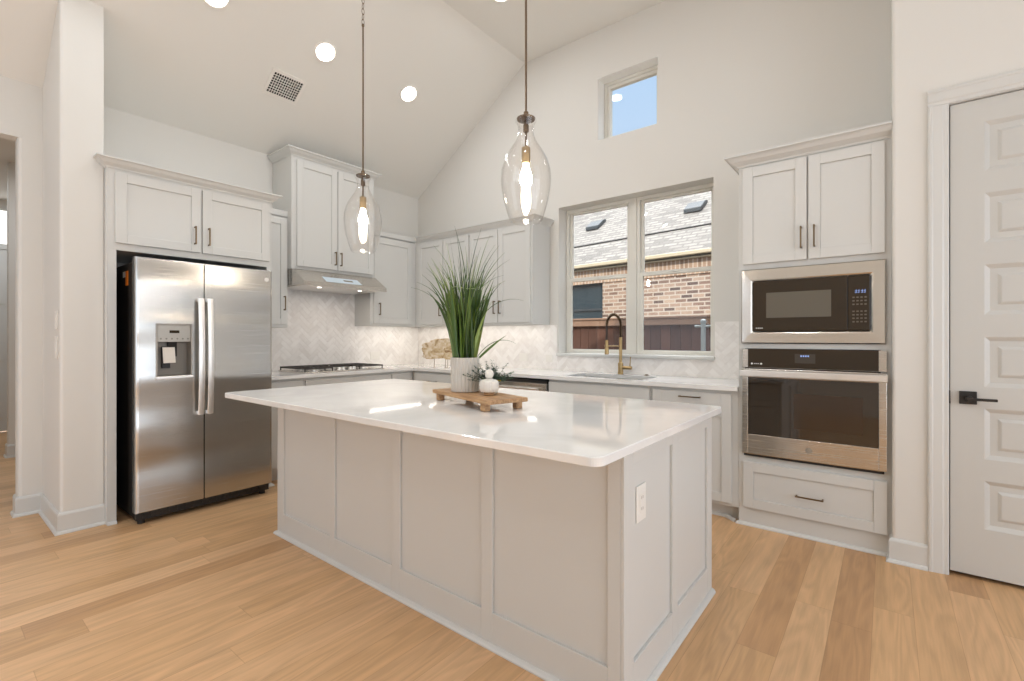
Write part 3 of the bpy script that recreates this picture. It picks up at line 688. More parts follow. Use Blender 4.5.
# freezer door with a real opening for the dispenser
mb = MB(); y0, y1 = 0.912, 1.309
prof = [(-3.955, 0.0), (-3.90, 0.0), (-3.888, 0.003), (-3.882, 0.009), (-3.88, 0.018)]
def slab(mb, ya, yb, za, zb, le, re, te, be):
    """piece of the door front; le/re/te/be tell which of its edges are outer, rounded ones"""
    L = []
    for (x, i) in prof:
        a = ya + (i if le else 0); b = yb - (i if re else 0); c = za + (i * .4 if be else 0); d = zb - (i * .4 if te else 0)
        L.append([(x, a, c), (x, b, c), (x, b, d), (x, a, d)])
    mb.rings(L)
slab(mb, y0, dy0, 0.085, 1.79, 1, 0, 1, 1); slab(mb, dy1, y1, 0.085, 1.79, 0, 0, 1, 1)
slab(mb, dy0, dy1, 0.085, dz0, 0, 0, 0, 1); slab(mb, dy0, dy1, dz1, 1.79, 0, 0, 1, 0)
fd = mb.build('freezer_door', 'fridge', t)
mb = MB(); slab(mb, 1.316, 1.80, 0.085, 1.79, 0, 1, 1, 1); rd = mb.build('fridge_door', 'fridge', t)
for dd, yh, ys in ((fd, 1.280, -1), (rd, 1.338, 1)):
    mb = MB(); L = []
    for i in range(15):
        u = i / 14; z = 0.705 + u * (1.533 - 0.705); k = 0.045 + 0.018 * math.sin(PI * u)
        yc = yh + 0.0 
        L.append([(-3.88 + k, yc - 0.019, z), (-3.88 + k + 0.003, yc - 0.016, z), (-3.88 + k + 0.004, yc, z), (-3.88 + k + 0.003, yc + 0.016, z), (-3.88 + k, yc + 0.019, z), (-3.88 + k - 0.012, yc + 0.017, z), (-3.88 + k - 0.012, yc - 0.017, z)])
    mb.rings(L)
    for z in (0.715, 1.523): mb.box(-3.882, -3.83, yh - 0.010, yh + 0.010, z - 0.012, z + 0.012)
    mb.build('handle', 'steelz', dd)
# dispenser
M['dispgrey'] = mat('dispenser_grey', (0.36, 0.33, 0.29, 1), 0.35, 0.7)
M['dispdark'] = mat('dispenser_recess', (0.20, 0.175, 0.145, 1), 0.4, 0.4)
mb = MB(); w = 0.009
mb.box(-3.958, -3.872, dy0, dy0 + w, dz0, dz1); mb.box(-3.958, -3.872, dy1 - w, dy1, dz0, dz1); mb.box(-3.958, -3.872, dy0 + w, dy1 - w, dz1 - w, dz1)
tag(mb.build('dispenser_surround', 'dispgrey', fd, 0.002), 'grey dispenser surround')
MB().box(-3.958, -3.858, dy0 - 0.004, dy1 + 0.004, dz0 - 0.006, dz0 + 0.014).build('drip_tray', 'steelz', fd, 0.004)
dp = MB().box(-3.958, -3.878, dy0 + w, dy1 - w, 1.222, dz1 - w).build('control_panel', 'dispgrey', fd, 0.003)
dp['label'] = 'grey dispenser control panel'
MB().box(-3.878, -3.8765, 1.10, 1.158, 1.284, 1.303).build('display', 'blackglass', fd)
for i in range(6): MB().lathe([(0.006, 0.0), (0.006, 0.0015)], (-3.878, 1.05 + i * 0.032, 1.245), 10, axis='x').build('button', 'dispdark', fd)
mb = MB(); mb.box(-3.958, -3.952, dy0 + w, dy1 - w, dz0 + 0.016, 1.222)
mb.build('recess_back', 'dispdark', fd)
mb = MB(); mb.prism([(-3.95, 1.105), (-3.915, 1.105), (-3.93, 1.16), (-3.95, 1.16)], 'z', 1.12, 1.222)
mb.box(-3.945, -3.93, 1.07, 1.12, 1.04, 1.19); mb.build('lever', 'blackm', fd, 0.003)
mb = MB(); mb.prism([(1.066, 1.186), (1.138, 1.186), (1.144, 1.078), (1.072, 1.076)], 'x', -3.905, -3.9035); mb.build('paper_tag', 'paper', fd)
# small round emblem on the fridge door, caution sticker on the side
mb = MB(); mb.lathe([(0.0005, -0.0), (0.015, 0.0), (0.017, 0.001), (0.017, 0.003), (0.013, 0.003), (0.012, 0.002), (0.0005, 0.002)], (-3.8805, 1.752, 1.715), 24, axis='x')
mb.build('emblem', 'steelz', rd)
MB().box(-4.17, -4.105, 0.9235, 0.925, 1.615, 1.715).build('orange_sticker', 'orange', t)
mb = MB(); mb.box(-4.235, -4.172, 0.9235, 0.925, 1.675, 1.715); mb.build('label_sticker', 'paper', t)
MB().box(-4.0, -3.957, 0.94, 1.0, 1.766, 1.785).build('hinge_cover', 'blackm', t, 0.003); MB().box(-4.0, -3.957, 1.71, 1.775, 1.766, 1.785).build('hinge_cover', 'blackm', t, 0.003)

# ------------------------------------------------------------------ wall cabinets
def led(parent, mbs):
    return mbs.build('light_strip', 'led', parent)
t = thing('wall_cabinet', (-4.6, 2.05, 1.35), 'narrow white single-door wall cabinet between fridge and range hood', 'cabinet')
MB().box(-4.77, -4.47, 1.887, 2.214, 1.35, 2.40).build('carcass', 'cab', t, 0.0015)
d = shaker('door', t, 'X', -4.47, 1.915, 2.196, 1.378, 2.372, 0.055); pull(d, 'X', -4.45, 2.17, 1.577)
crown(t, [(-4.47, 1.8865), (-4.47, 2.2145)][::-1], 2.39, 0.064, 0.05)
t = thing('wall_cabinet', (-4.58, 2.675, 1.905), 'tallest white double-door wall cabinet, directly above the range hood', 'cabinet')
MB().box(-4.77, -4.40, 2.216, 3.132, 1.905, 2.985).build('carcass', 'cab', t, 0.0015)
d = shaker('door', t, 'X', -4.40, 2.262, 2.682, 1.935, 2.945); pull(d, 'X', -4.38, 2.652, 2.05)
d = shaker('door', t, 'X', -4.40, 2.69, 3.112, 1.935, 2.945); pull(d, 'X', -4.38, 2.714, 2.048)
crown(t, [(-4.77, 3.132), (-4.40, 3.132), (-4.40, 2.216), (-4.77, 2.216)][::-1], 2.975, 0.066, 0.06)
t = thing('wall_cabinet', (-4.6, 3.6, 1.388), 'white single-door corner wall cabinet to the right of the range hood', 'cabinet')
mb = MB(); mb.box(-4.77, -4.47, 3.1345, 4.07, 1.405, 2.40); mb.box(-4.49, -4.47, 3.1345, 4.07, 1.386, 1.405); mb.box(-4.77, -4.49, 3.1345, 3.152, 1.386, 1.405); mb.build('carcass', 'cab', t, 0.0015)
d = shaker('door', t, 'X', -4.47, 3.172, 3.705, 1.412, 2.372); pull(d, 'X', -4.45, 3.234, 1.574)
crown(t, [(-4.47, 3.135), (-4.47, 3.766)][::-1], 2.39, 0.064, 0.055)
led(t, MB().box(-4.60, -4.57, 3.2, 3.95, 1.396, 1.4048))
light('undercabinet_led', 'AREA', (-4.58, 3.58, 1.394), 0.7, (1, 0.93, 0.84), (0, 0, 0), 0.03, 0.75)
BF = 3.77
t = thing('wall_cabinet', (-4.0, 3.92, 1.383), 'white wall cabinet on the window wall, touching the room corner', 'cabinet')
mb = MB(); mb.box(-4.468, -3.563, BF, 4.07, 1.405, 2.40); mb.box(-4.468, -3.563, BF, BF + 0.02, 1.384, 1.405); mb.build('carcass', 'cab', t, 0.0015)
d = shaker('door', t, 'Y', BF, -4.405, -3.975, 1.408, 2.372); pull(d, 'Y', BF - 0.02, -4.003, 1.567)
d = shaker('door', t, 'Y', BF, -3.965, -3.572, 1.408, 2.372); pull(d, 'Y', BF - 0.02, -3.93, 1.567)
crown(t, [(-4.41, BF), (-3.563, BF)], 2.39, 0.064, 0.055)
led(t, MB().box(-4.35, -3.6, 3.9, 3.93, 1.396, 1.4048))
light('undercabinet_led', 'AREA', (-3.98, 3.915, 1.394), 0.7, (1, 0.93, 0.84), (0, 0, 0), 0.8, 0.03)
t = thing('wall_cabinet', (-3.14, 3.92, 1.383), 'white double-door wall cabinet nearest the kitchen window', 'cabinet')
mb = MB(); mb.box(-3.562, -2.722, BF, 4.07, 1.405, 2.40); mb.box(-3.562, -2.722, BF, BF + 0.02, 1.384, 1.405); mb.box(-2.74, -2.722, BF + 0.02, 4.07, 1.384, 1.405); mb.build('carcass', 'cab', t, 0.0015)
d = shaker('door', t, 'Y', BF, -3.553, -3.158, 1.408, 2.372); pull(d, 'Y', BF - 0.02, -3.19, 1.567)
d = shaker('door', t, 'Y', BF, -3.15, -2.745, 1.408, 2.372); pull(d, 'Y', BF - 0.02, -3.118, 1.567)
crown(t, [(-3.562, BF), (-2.722, BF), (-2.722, 4.07)], 2.39, 0.064, 0.055)
led(t, MB().box(-3.52, -2.78, 3.9, 3.93, 1.396, 1.4048))
light('undercabinet_led', 'AREA', (-3.14, 3.915, 1.394), 0.7, (1, 0.93, 0.84), (0, 0, 0), 0.8, 0.03)

# ------------------------------------------------------------------ range hood
t = thing('range_hood', (-4.48, 2.675, 1.735), 'stainless under-cabinet range hood over the cooktop', 'range hood')
HY0, HY1 = 2.219, 3.129
MB().prism([(-4.768, 1.903), (-4.37, 1.903), (-4.345, 1.885), (-4.175, 1.778), (-4.17, 1.738), (-4.18, 1.738), (-4.20, 1.748), (-4.768, 1.748)], 'y', HY0, HY1).build('shell', 'steel', t, 0.002)
MB().box(-4.74, -4.22, HY0 + 0.03, HY1 - 0.03, 1.742, 1.7478).build('filter', 'steelz', t)
n = Vector((0.107, 0, 0.17)).normalized(); 
def hood_q(y0, y1, a, b, th, name, m):
    A = Vector((-4.345, 0, 1.885)); B = Vector((-4.175, 0, 1.778)); mb = MB(); L = []
    for s in (0.0002, th):
        P = A.lerp(B, a) + n * s; Q = A.lerp(B, b) + n * s
        L.append([(P.x, y0, P.z), (P.x, y1, P.z), (Q.x, y1, Q.z), (Q.x, y0, Q.z)])
    mb.rings(L); mb.build(name, m, t)
hood_q(2.45, 2.84, 0.40, 0.92, 0.0015, 'control_film', 'film')
hood_q(2.66, 2.76, 0.58, 0.72, 0.003, 'control_strip', 'dispdark')
for yy in (2.45, 2.90):
    MB().lathe([(0.02, 1.738), (0.02, 1.7418)], (-4.32, yy, 0), 20).build('lamp', 'led', t)
light('hood_light', 'AREA', (-4.32, 2.675, 1.73), 1.5, (1, 0.9, 0.8), (0, 0, 0), 0.05, 0.6)

# ------------------------------------------------------------------ base cabinets along the left wall
BX = -4.15
def base_left(y0, y1, label, fronts):
    t = thing('base_cabinet', (-4.45, (y0 + y1) / 2, 0), label, 'cabinet')
    mb = MB(); mb.box(-4.768, BX, y0, y1, 0.10, CT - 0.031); mb.box(-4.768, BX - 0.07, y0, y1, 0, 0.10); mb.build('carcass', 'cab', t, 0.0015)
    for (a0, a1, z0, z1, kind) in fronts:
        if kind == 'drawer':
            d = slab_front('drawer', t, 'X', BX, a0, a1, z0, z1)
            pull(d, 'X', BX + 0.02, (a0 + a1) / 2, (z0 + z1) / 2, 0.135, False)
        else:
            d = shaker('door', t, 'X', BX, a0, a1, z0, z1)
            pull(d, 'X', BX + 0.02, a1 - 0.035, z1 - 0.1)
    return t
base_left(1.886, 2.199, 'narrow white base cabinet between fridge and cooktop', [(1.90, 2.19, 0.70, 0.865, 'drawer'), (1.90, 2.19, 0.125, 0.69, 'door')])
base_left(2.20, 3.158, 'wide white drawer base cabinet under the gas cooktop', [(2.212, 3.148, 0.70, 0.865, 'drawer'), (2.212, 3.148, 0.42, 0.69, 'drawer'), (2.212, 3.148, 0.125, 0.41, 'drawer')])
base_left(3.159, 3.46, 'white base cabinet just right of the cooktop, by the inside corner', [(3.17, 3.41, 0.70, 0.865, 'drawer'), (3.17, 3.41, 0.125, 0.69, 'door')])
# base cabinets on the window wall
BY = 3.47
def base_back(x0, x1, label):
    t = thing('base_cabinet', ((x0 + x1) / 2, 3.76, 0), label, 'cabinet')
    mb = MB(); mb.box(x0, x1, BY, 4.068, 0.10, CT - 0.031); mb.box(x0, x1, BY + 0.07, 4.068, 0, 0.10); mb.build('carcass', 'cab', t, 0.0015)
    return t
t = base_back(-4.768, -2.94, 'white corner base cabinet left of the dishwasher')
d = slab_front('drawer', t, 'Y', BY, -4.10, -3.53, 0.70, 0.865); pull(d, 'Y', BY - 0.02, -3.81, 0.785, 0.135, False)
d = shaker('door', t, 'Y', BY, -4.10, -3.53, 0.125, 0.69)
d = slab_front('drawer', t, 'Y', BY, -3.52, -2.95, 0.70, 0.865); pull(d, 'Y', BY - 0.02, -3.235, 0.785, 0.135, False)
d = shaker('door', t, 'Y', BY, -3.52, -2.95, 0.125, 0.69)
# sink base: open-topped so the bowl has its room
t = thing('base_cabinet', (-1.86, 3.76, 0), 'white sink base cabinet below the kitchen window', 'cabinet')
mb = MB(); mb.box(-2.328, -2.31, BY, 4.068, 0.1, CT - 0.031); mb.box(-1.41, -1.392, BY, 4.068, 0.1, CT - 0.031); mb.box(-2.31, -1.41, BY, 4.068, 0.1, 0.12)
mb.box(-2.31, -1.41, BY, BY + 0.018, 0.12, CT - 0.031); mb.box(-2.328, -1.392, BY + 0.07, 4.068, 0, 0.1); mb.build('carcass', 'cab', t, 0.0015)
slab_front('false_front', t, 'Y', BY, -2.32, -1.41, 0.70, 0.868)
for a0, a1, h in ((-2.32, -1.868, -1.9), (-1.862, -1.41, -1.83)):
    d = shaker('door', t, 'Y', BY, a0, a1, 0.125, 0.69); pull(d, 'Y', BY - 0.02, h, 0.6)
t = base_back(-1.391, -0.7865, 'white pull-out base cabinet with horizontal handle beside the oven tower')
d = shaker('pullout_door', t, 'Y', BY, -1.383, -0.832, 0.124, 0.866, top=0.16); pull(d, 'Y', BY - 0.02, -1.105, 0.832, 0.15, False)
MB().sweep([(-1.391, BY + 0.069), (-0.88, BY + 0.069), (-0.806, BY + 0.004)], SHOE).build('shoe_moulding', 'trim', t)

# dishwasher
t = thing('dishwasher', (-2.63, 3.7, 0), 'stainless dishwasher under the counter left of the sink', 'dishwasher')
MB().box(-2.93, -2.335, 3.475, 4.06, 0.10, 0.875).build('tub', 'plastic_dark', t)
MB().box(-2.93, -2.335, 3.55, 4.06, 0.0, 0.0995).build('toe_kick', 'blackm', t)
MB().box(-2.927, -2.338, 3.437, 3.474, 0.12, 0.848).build('door', 'steel', t, 0.003)
MB().box(-2.927, -2.338, 3.445, 3.474, 0.85, 0.875).build('control_strip', 'blackm', t, 0.002)
mb = MB(); mb.tube([(-2.86, 3.41, 0.80), (-2.40, 3.41, 0.80)], 0.011, 12)
for xx in (-2.83, -2.43): mb.tube([(xx, 3.437, 0.80), (xx, 3.41, 0.80)], 0.008, 10)
mb.build('handle', 'steelz', t)

# countertop on the walls (L), with the sink cut-out
SX0, SX1, SY0, SY1 = -2.22, -1.505, 3.535, 3.91
mb = MB(); z0, z1 = CT - 0.03, CT
mb.box(-4.769, -4.108, 1.886, 3.43, z0, z1); mb.box(-4.769, SX0, 3.43, 4.069, z0, z1); mb.box(SX1, -0.787, 3.43, 4.069, z0, z1)
mb.box(SX0, SX1, 3.43, SY0, z0, z1); mb.box(SX0, SX1, SY1, 4.069, z0, z1)
bmesh.ops.remove_doubles(mb.bm, verts=mb.bm.verts, dist=1e-5)
tag(mb.build('countertop', 'quartz', at=(-3, 3.7, z0)), 'white quartz countertop running along both walls round the corner', 'countertop')
t = thing('sink', (-1.86, 3.72, 0.69), 'undermount sink set in the counter below the window', 'sink')
M['sinkmat'] = mat('sink_steel', (0.5, 0.48, 0.45, 1), 0.3, 0.9)
def sl(i, z): return [(SX0 + i, SY0 + i, z), (SX1 - i, SY0 + i, z), (SX1 - i, SY1 - i, z), (SX0 + i, SY1 - i, z)]
MB().rings([sl(-0.015, z0 - 0.004), sl(-0.015, z0 - 0.0005), sl(-0.002, z0 - 0.0005), sl(0.01, 0.72), sl(0.03, 0.70), sl(0.028, 0.694), sl(0.0, 0.715), sl(-0.008, z0 - 0.004)]).build('bowl', 'sinkmat', t)
MB().lathe([(0.04, 0.7), (0.042, 0.704), (0.03, 0.706), (0.02, 0.703)], (-1.86, 3.75, 0), 20).build('drain', 'steelz', t)

# ------------------------------------------------------------------ gas cooktop
t = thing('cooktop', (-4.45, 2.677, CT), 'stainless gas cooktop with black cast-iron grates under the hood', 'cooktop')
CX0, CX1, CY0, CY1 = -4.70, -4.19, 2.235, 3.118
mb = MB(); L = []
for i, z in ((0, CT + 0.0005), (0, CT + 0.006), (0.006, CT + 0.012), (0.03, CT + 0.012)): L.append([(CX0 + i, CY0 + i, z), (CX1 - i, CY0 + i, z), (CX1 - i, CY1 - i, z), (CX0 + i, CY1 - i, z)])
mb.rings(L).build('pan', 'steel', t)
burn = [(-4.57, 2.40, 0.035), (-4.33, 2.40, 0.045), (-4.53, 2.677, 0.055), (-4.57, 2.95, 0.045), (-4.33, 2.95, 0.035)]
for (bx_, by_, br_) in burn:
    b = MB().lathe([(br_ + 0.012, CT + 0.012), (br_ + 0.012, CT + 0.018), (br_, CT + 0.022), (br_ * .9, CT + 0.03)], (bx_, by_, 0), 20).build('burner', 'steelz', t)
    MB().lathe([(br_ * .95, CT + 0.0302), (br_, CT + 0.033), (br_ * .9, CT + 0.038), (0.002, CT + 0.039)], (bx_, by_, 0), 20).build('burner_cap', 'iron', b)
def grate(y0, y1, x0, x1, cs):
    mb = MB(); z0, z1 = CT + 0.034, CT + 0.048; w = 0.009
    mb.box(x0, x0 + w, y0, y1, z0, z1); mb.box(x1 - w, x1, y0, y1, z0, z1); mb.box(x0, x1, y0, y0 + w, z0, z1); mb.box(x0, x1, y1 - w, y1, z0, z1)
    for yy in (y0, y1 - w):
        for xx in (x0, x1 - w): mb.box(xx, xx + w, yy, yy + w, CT + 0.012, z0)
    ym = (y0 + y1) / 2
    for (cx, cy) in cs:
        mb.box(cx - 0.004, cx + 0.004, y0, cy - 0.025, z0, z1); mb.box(cx - 0.004, cx + 0.004, cy + 0.025, y1, z0, z1)
        mb.box(max(x0, cx - 0.13), cx - 0.025, cy - 0.004, cy + 0.004, z0, z1); mb.box(cx + 0.025, min(x1, cx + 0.13), cy - 0.004, cy + 0.004, z0, z1)
    if len(cs) > 1: mb.box(-4.45, -4.441, y0, y1, z0, z1)
    return mb.build('grate', 'iron', t)
grate(2.245, 2.532, -4.685, -4.21, [(-4.57, 2.40), (-4.33, 2.40)])
grate(2.536, 2.818, -4.685, -4.37, [(-4.53, 2.677)])
grate(2.822, 3.108, -4.685, -4.21, [(-4.57, 2.95), (-4.33, 2.95)])
for i in range(5):
    yy = 2.557 + i * 0.06; xx = -4.27 + 0.03 * (i % 2)
    MB().lathe([(0.021, CT + 0.012), (0.021, CT + 0.018), (0.018, CT + 0.02), (0.017, CT + 0.036), (0.014, CT + 0.039), (0.002, CT + 0.039)], (xx, yy, 0), 18).build('knob', 'steelz', t)

# ------------------------------------------------------------------ faucet and air switch
t = thing('faucet', (-1.91, 3.98, CT), 'brushed gold spring-neck pull-down faucet behind the sink', 'faucet')
fx, fy = -1.895, 3.985
MB().lathe([(0.026, CT + 0.0005), (0.026, CT + 0.004), (0.024, CT + 0.012), (0.024, CT + 0.10), (0.018, CT + 0.106), (0.0145, CT + 0.11), (0.0145, CT + 0.33), (0.012, CT + 0.335)], (fx, fy, 0), 20).build('body', 'gold', t, smooth=False)
dirv = Vector((-0.62, -0.78, 0)).normalized() * 0.135
arcp = []
for i in range(25):
    a = PI * i / 24; c = (1 - math.cos(a)) / 2
    arcp.append((fx + dirv.x * c, fy + dirv.y * c, CT + 0.44 + 0.10 * math.sin(a)))
neck = [(fx, fy, CT + 0.33 + 0.11 * i / 5) for i in range(5)] + arcp + [(fx + dirv.x, fy + dirv.y, CT + 0.44 - 0.15 * i / 6) for i in range(1, 7)]
MB().tube(neck, 0.0065, 10).build('hose', 'blackm', t)
# spring coil round the hose
def resample(P, step):
    P = [Vector(p) for p in P]; out = []; acc = 0
    for a, b in zip(P, P[1:]):
        d = (b - a).length; s = 0
        while acc + (d - s) >= step:
            s += step - acc; acc = 0; out.append(a.lerp(b, s / d))
        acc += d - s
    return out
coil = []
pp = resample(neck[:30], 0.0011)
for i, p in enumerate(pp):
    q = pp[min(i + 1, len(pp) - 1)]; d = (q - p) if q != p else Vector((0, 0, -1)); d.normalize()
    sx = d.cross(Vector((0.78, -0.62, 0))).normalized(); sy = d.cross(sx)
    a = i * 0.95
    coil.append(p + (sx * math.cos(a) + sy * math.sin(a)) * 0.0125)
M['spring'] = mat('spring_bronze', (0.16, 0.11, 0.07, 1), 0.35, 1.0)
MB().tube(coil, 0.0026, 4).build('spring', 'spring', t)
ex, ey = fx + dirv.x, fy + dirv.y
MB().lathe([(0.010, CT + 0.31), (0.014, CT + 0.30), (0.014, CT + 0.245), (0.018, CT + 0.235), (0.019, CT + 0.185), (0.016, CT + 0.18)], (ex, ey, 0), 18).build('spray_head', 'gold', t)
mb = MB(); mb.tube([(fx, fy, CT + 0.255), (fx + dirv.x * 0.88, fy + dirv.y * 0.88, CT + 0.255)], 0.005, 8)
mb.lathe([(0.020, -0.008), (0.020, 0.008)], (fx + dirv.x, fy + dirv.y, CT + 0.255), 16); mb.build('holder_arm', 'gold', t)
mb = MB(); mb.tube([(fx + 0.02, fy, CT + 0.06), (fx + 0.105, fy, CT + 0.06)], 0.0155, 14); mb.tube([(fx + 0.09, fy, CT + 0.075), (fx + 0.098, fy - 0.005, CT + 0.16)], 0.0045, 8)
mb.build('lever', 'gold', t)
tag(MB().lathe([(0.019, CT + 0.0005), (0.019, CT + 0.004), (0.016, CT + 0.007), (0.011, CT + 0.007), (0.010, CT + 0.010), (0.002, CT + 0.010)], (-1.655, 4.0, 0), 20).build('air_switch', 'bronze'), 'small round bronze button on the counter right of the faucet', 'switch')

# ------------------------------------------------------------------ oven tower
TF = 3.465   # cabinet face plane, doors proud of it
t = thing('oven_cabinet', (-0.39, 3.76, 0), 'tall white cabinet tower housing microwave and wall oven', 'cabinet')
mb = MB(); xl, xr = -0.785, 0.0212
mb.box(xl, -0.745, TF, 4.068, 0, 2.40); mb.box(-0.028, xr, TF, 4.068, 0, 2.40); mb.box(-0.745, -0.028, 3.9, 4.068, 0, 2.40)
mb.box(-0.745, -0.028, TF, 3.9, 0, 0.468); mb.box(-0.745, -0.028, TF, 3.9, 1.181, 1.213); mb.box(-0.745, -0.028, TF, 3.9, 1.704, 2.40)
bmesh.ops.remove_doubles(mb.bm, verts=mb.bm.verts, dist=1e-5)
mb.build('carcass', 'cab', t)
d = shaker('door', t, 'Y', TF, -0.758, -0.392, 1.74, 2.378); pull(d, 'Y', TF - 0.02, -0.42, 1.877)
d = shaker('door', t, 'Y', TF, -0.383, -0.009, 1.74, 2.378); pull(d, 'Y', TF - 0.02, -0.35, 1.878)
d = shaker('drawer', t, 'Y', TF, -0.755, 0.002, 0.124, 0.428); pull(d, 'Y', TF - 0.02, -0.376, 0.262, 0.15, False)
crown(t, [(xl, 4.07), (xl, TF), (0.0213, TF)][::1], 2.392, 0.072, 0.075)
MB().sweep([(xl, BY + 0.0), (xl, TF), (0.0213, TF)], SHOE).build('shoe_moulding', 'trim', t)

# microwave with trim kit
t = thing('microwave', (-0.385, 3.6, 1.215), 'built-in black glass microwave in a wide stainless trim frame', 'microwave')
mx0, mx1, mz0, mz1 = -0.766, -0.004, 1.2145, 1.7025
gx0, gx1, gz0, gz1 = -0.696, -0.075, 1.292, 1.62
mb = MB(); f0 = TF - 0.0005
def mloop(a, b, c, d_, y): return [(a, y, c), (b, y, c), (b, y, d_), (a, y, d_)]
mb.rings([mloop(mx0, mx1, mz0, mz1, f0), mloop(mx0, mx1, mz0, mz1, f0 - 0.014), mloop(mx0 + 0.006, mx1 - 0.006, mz0 + 0.006, mz1 - 0.006, f0 - 0.022),
          mloop(gx0 - 0.012, gx1 + 0.012, gz0 - 0.012, gz1 + 0.012, f0 - 0.0232), mloop(gx0, gx1, gz0, gz1, f0 - 0.018), mloop(gx0, gx1, gz0, gz1, f0)], cap=False, closed_loop=True)
tag(mb.build('trim_frame', 'steelwavy', t), 'stainless trim frame')
MB().box(gx0 + 0.002, gx1 - 0.002, f0 - 0.012, 3.85, gz0 + 0.002, gz1 - 0.002).build('body', 'plastic_dark', t)
dm = MB().box(gx0 + 0.003, -0.184, f0 - 0.030, f0 - 0.0125, gz0 + 0.003, gz1 - 0.003).build('door', 'blackglass', t, 0.002)
MB().box(-0.614, -0.264, f0 - 0.0312, f0 - 0.0302, 1.38, 1.542).build('window', 'mwwin', dm)
mb = MB()
for i in range(4): mb.box(-0.675 + i * 0.011, -0.668 + i * 0.011, f0 - 0.0308, f0 - 0.0301, 1.312, 1.317)
mb.build('badge', 'ledwhite', dm)
pm = MB().box(-0.181, gx1 - 0.003, f0 - 0.030, f0 - 0.0125, gz0 + 0.003, gz1 - 0.003).build('control_panel', 'blackglass', t, 0.002)
mb = MB()
for k in range(4):
    x = -0.148 + k * 0.0125 + (0.004 if k > 1 else 0)
    mb.box(x, x + 0.0085, f0 - 0.0308, f0 - 0.0302, 1.515, 1.518); mb.box(x, x + 0.0085, f0 - 0.0308, f0 - 0.0302, 1.525, 1.528); mb.box(x + 0.006, x + 0.0085, f0 - 0.0308, f0 - 0.0302, 1.515, 1.535)
mb.build('digits', 'ledblue', pm)
M['key'] = mat('key_print', (0.12, 0.10, 0.075, 1), 0.4)
for rr in ((0, 1, 2), (4, 5, 6, 7)):
    mb = MB()
    for r_ in rr:
        for c_ in range(4):
            x = -0.16 + c_ * 0.019; z = 1.485 - r_ * 0.0205
            mb.box(x, x + 0.011, f0 - 0.0306, f0 - 0.0301, z, z + 0.008)
    mb.build('keypad', 'key', pm)

# wall oven
t = thing('wall_oven', (-0.38, 3.6, 0.47), 'stainless single wall oven with black glass door below the microwave', 'oven')
ox0, ox1, oz0, oz1 = -0.757, 0.0, 0.475, 1.178
MB().box(-0.744, -0.029, 3.452, 3.88, 0.4685, 1.18).build('body', 'plastic_dark', t)
pn = MB().box(ox0, ox1, TF - 0.022, TF - 0.001, 1.055, oz1).build('control_panel', 'steel', t, 0.002)
MB().box(-0.724, -0.037, TF - 0.0245, TF - 0.0222, 1.058, oz1 - 0.0).build('panel_glass', 'blackglass', pn)
MB().box(-0.455, -0.345, TF - 0.0252, TF - 0.0246, 1.092, 1.150).build('display', 'panelgrey', pn)
mb = MB()
for k in range(4): mb.box(-0.424 + k * 0.0125, -0.416 + k * 0.0125, TF - 0.0258, TF - 0.0253, 1.132, 1.142)
mb.build('digits', 'ledblue', pn)
mb = MB()
for xx in (-0.700, -0.645): mb.lathe([(0.006, 0.0), (0.006, 0.0006)], (xx, TF - 0.0252, 1.082), 12, axis='y')
for k in range(3): mb.box(-0.687 + k * 0.011, -0.680 + k * 0.011, TF - 0.0252, TF - 0.0246, 1.080, 1.084)
mb.build('touch_marks', 'ledwhite', pn)
mb = MB(); a, b_, yf = ox0, ox1, TF - 0.034
ga, gb, gz0, gz1 = -0.722, -0.037, 0.617, 0.992
mb.box(a, ga, yf, TF - 0.0145, 0.488, 1.046); mb.box(gb, b_, yf, TF - 0.0145, 0.488, 1.046); mb.box(ga, gb, yf, TF - 0.0145, 0.488, gz0); mb.box(ga, gb, yf, TF - 0.0145, gz1, 1.046)
bmesh.ops.remove_doubles(mb.bm, verts=mb.bm.verts, dist=1e-5)
od = mb.build('door', 'steel', t, 0.0025)
MB().box(ga + 0.0005, gb - 0.0005, yf + 0.002, TF - 0.0145, gz0 + 0.0005, gz1 - 0.0005).build('door_glass', 'ovenglass', od)
MB().box(-0.46, -0.11, yf + 0.0012, yf + 0.0019, 0.68, 0.90).build('oven_window', 'ovenwin', od)
MB().box(ox0 + 0.008, ox1 - 0.012, TF - 0.02, TF - 0.0015, 0.4695, 0.486).build('vent_slot', 'gasket', t)
mb = MB(); hy = yf - 0.045
mb.prism([(hy - 0.012, 1.004), (hy - 0.012, 1.034), (hy - 0.006, 1.040), (hy + 0.008, 1.040), (hy + 0.012, 1.034), (hy + 0.012, 1.004), (hy + 0.006, 1.0), (hy - 0.006, 1.0)], 'x', -0.76, 0.003)
for xx in (-0.735, -0.022): mb.box(xx - 0.012, xx + 0.012, hy + 0.01, yf - 0.0005, 1.008, 1.034)
mb.build('handle', 'steelz', od)
M['emb'] = mat('emblem_metal', (0.45, 0.42, 0.38, 1), 0.4, 1.0)
mb = MB(); cz = 0.555
mb.lathe([(0.0005, -0.0001), (0.017, -0.0001), (0.018, -0.001), (0.018, -0.003), (0.0145, -0.003), (0.0135, -0.0015), (0.0005, -0.0015)], (-0.379, yf, cz), 28, axis='y')
mb.tube([(-0.379 + 0.009 * math.cos(a) - 0.001, yf - 0.0024, cz + 0.009 * math.sin(a)) for a in [0.4 + 5.2 * i / 14 for i in range(15)]], 0.0011, 6)
mb.build('emblem', 'emb', od)

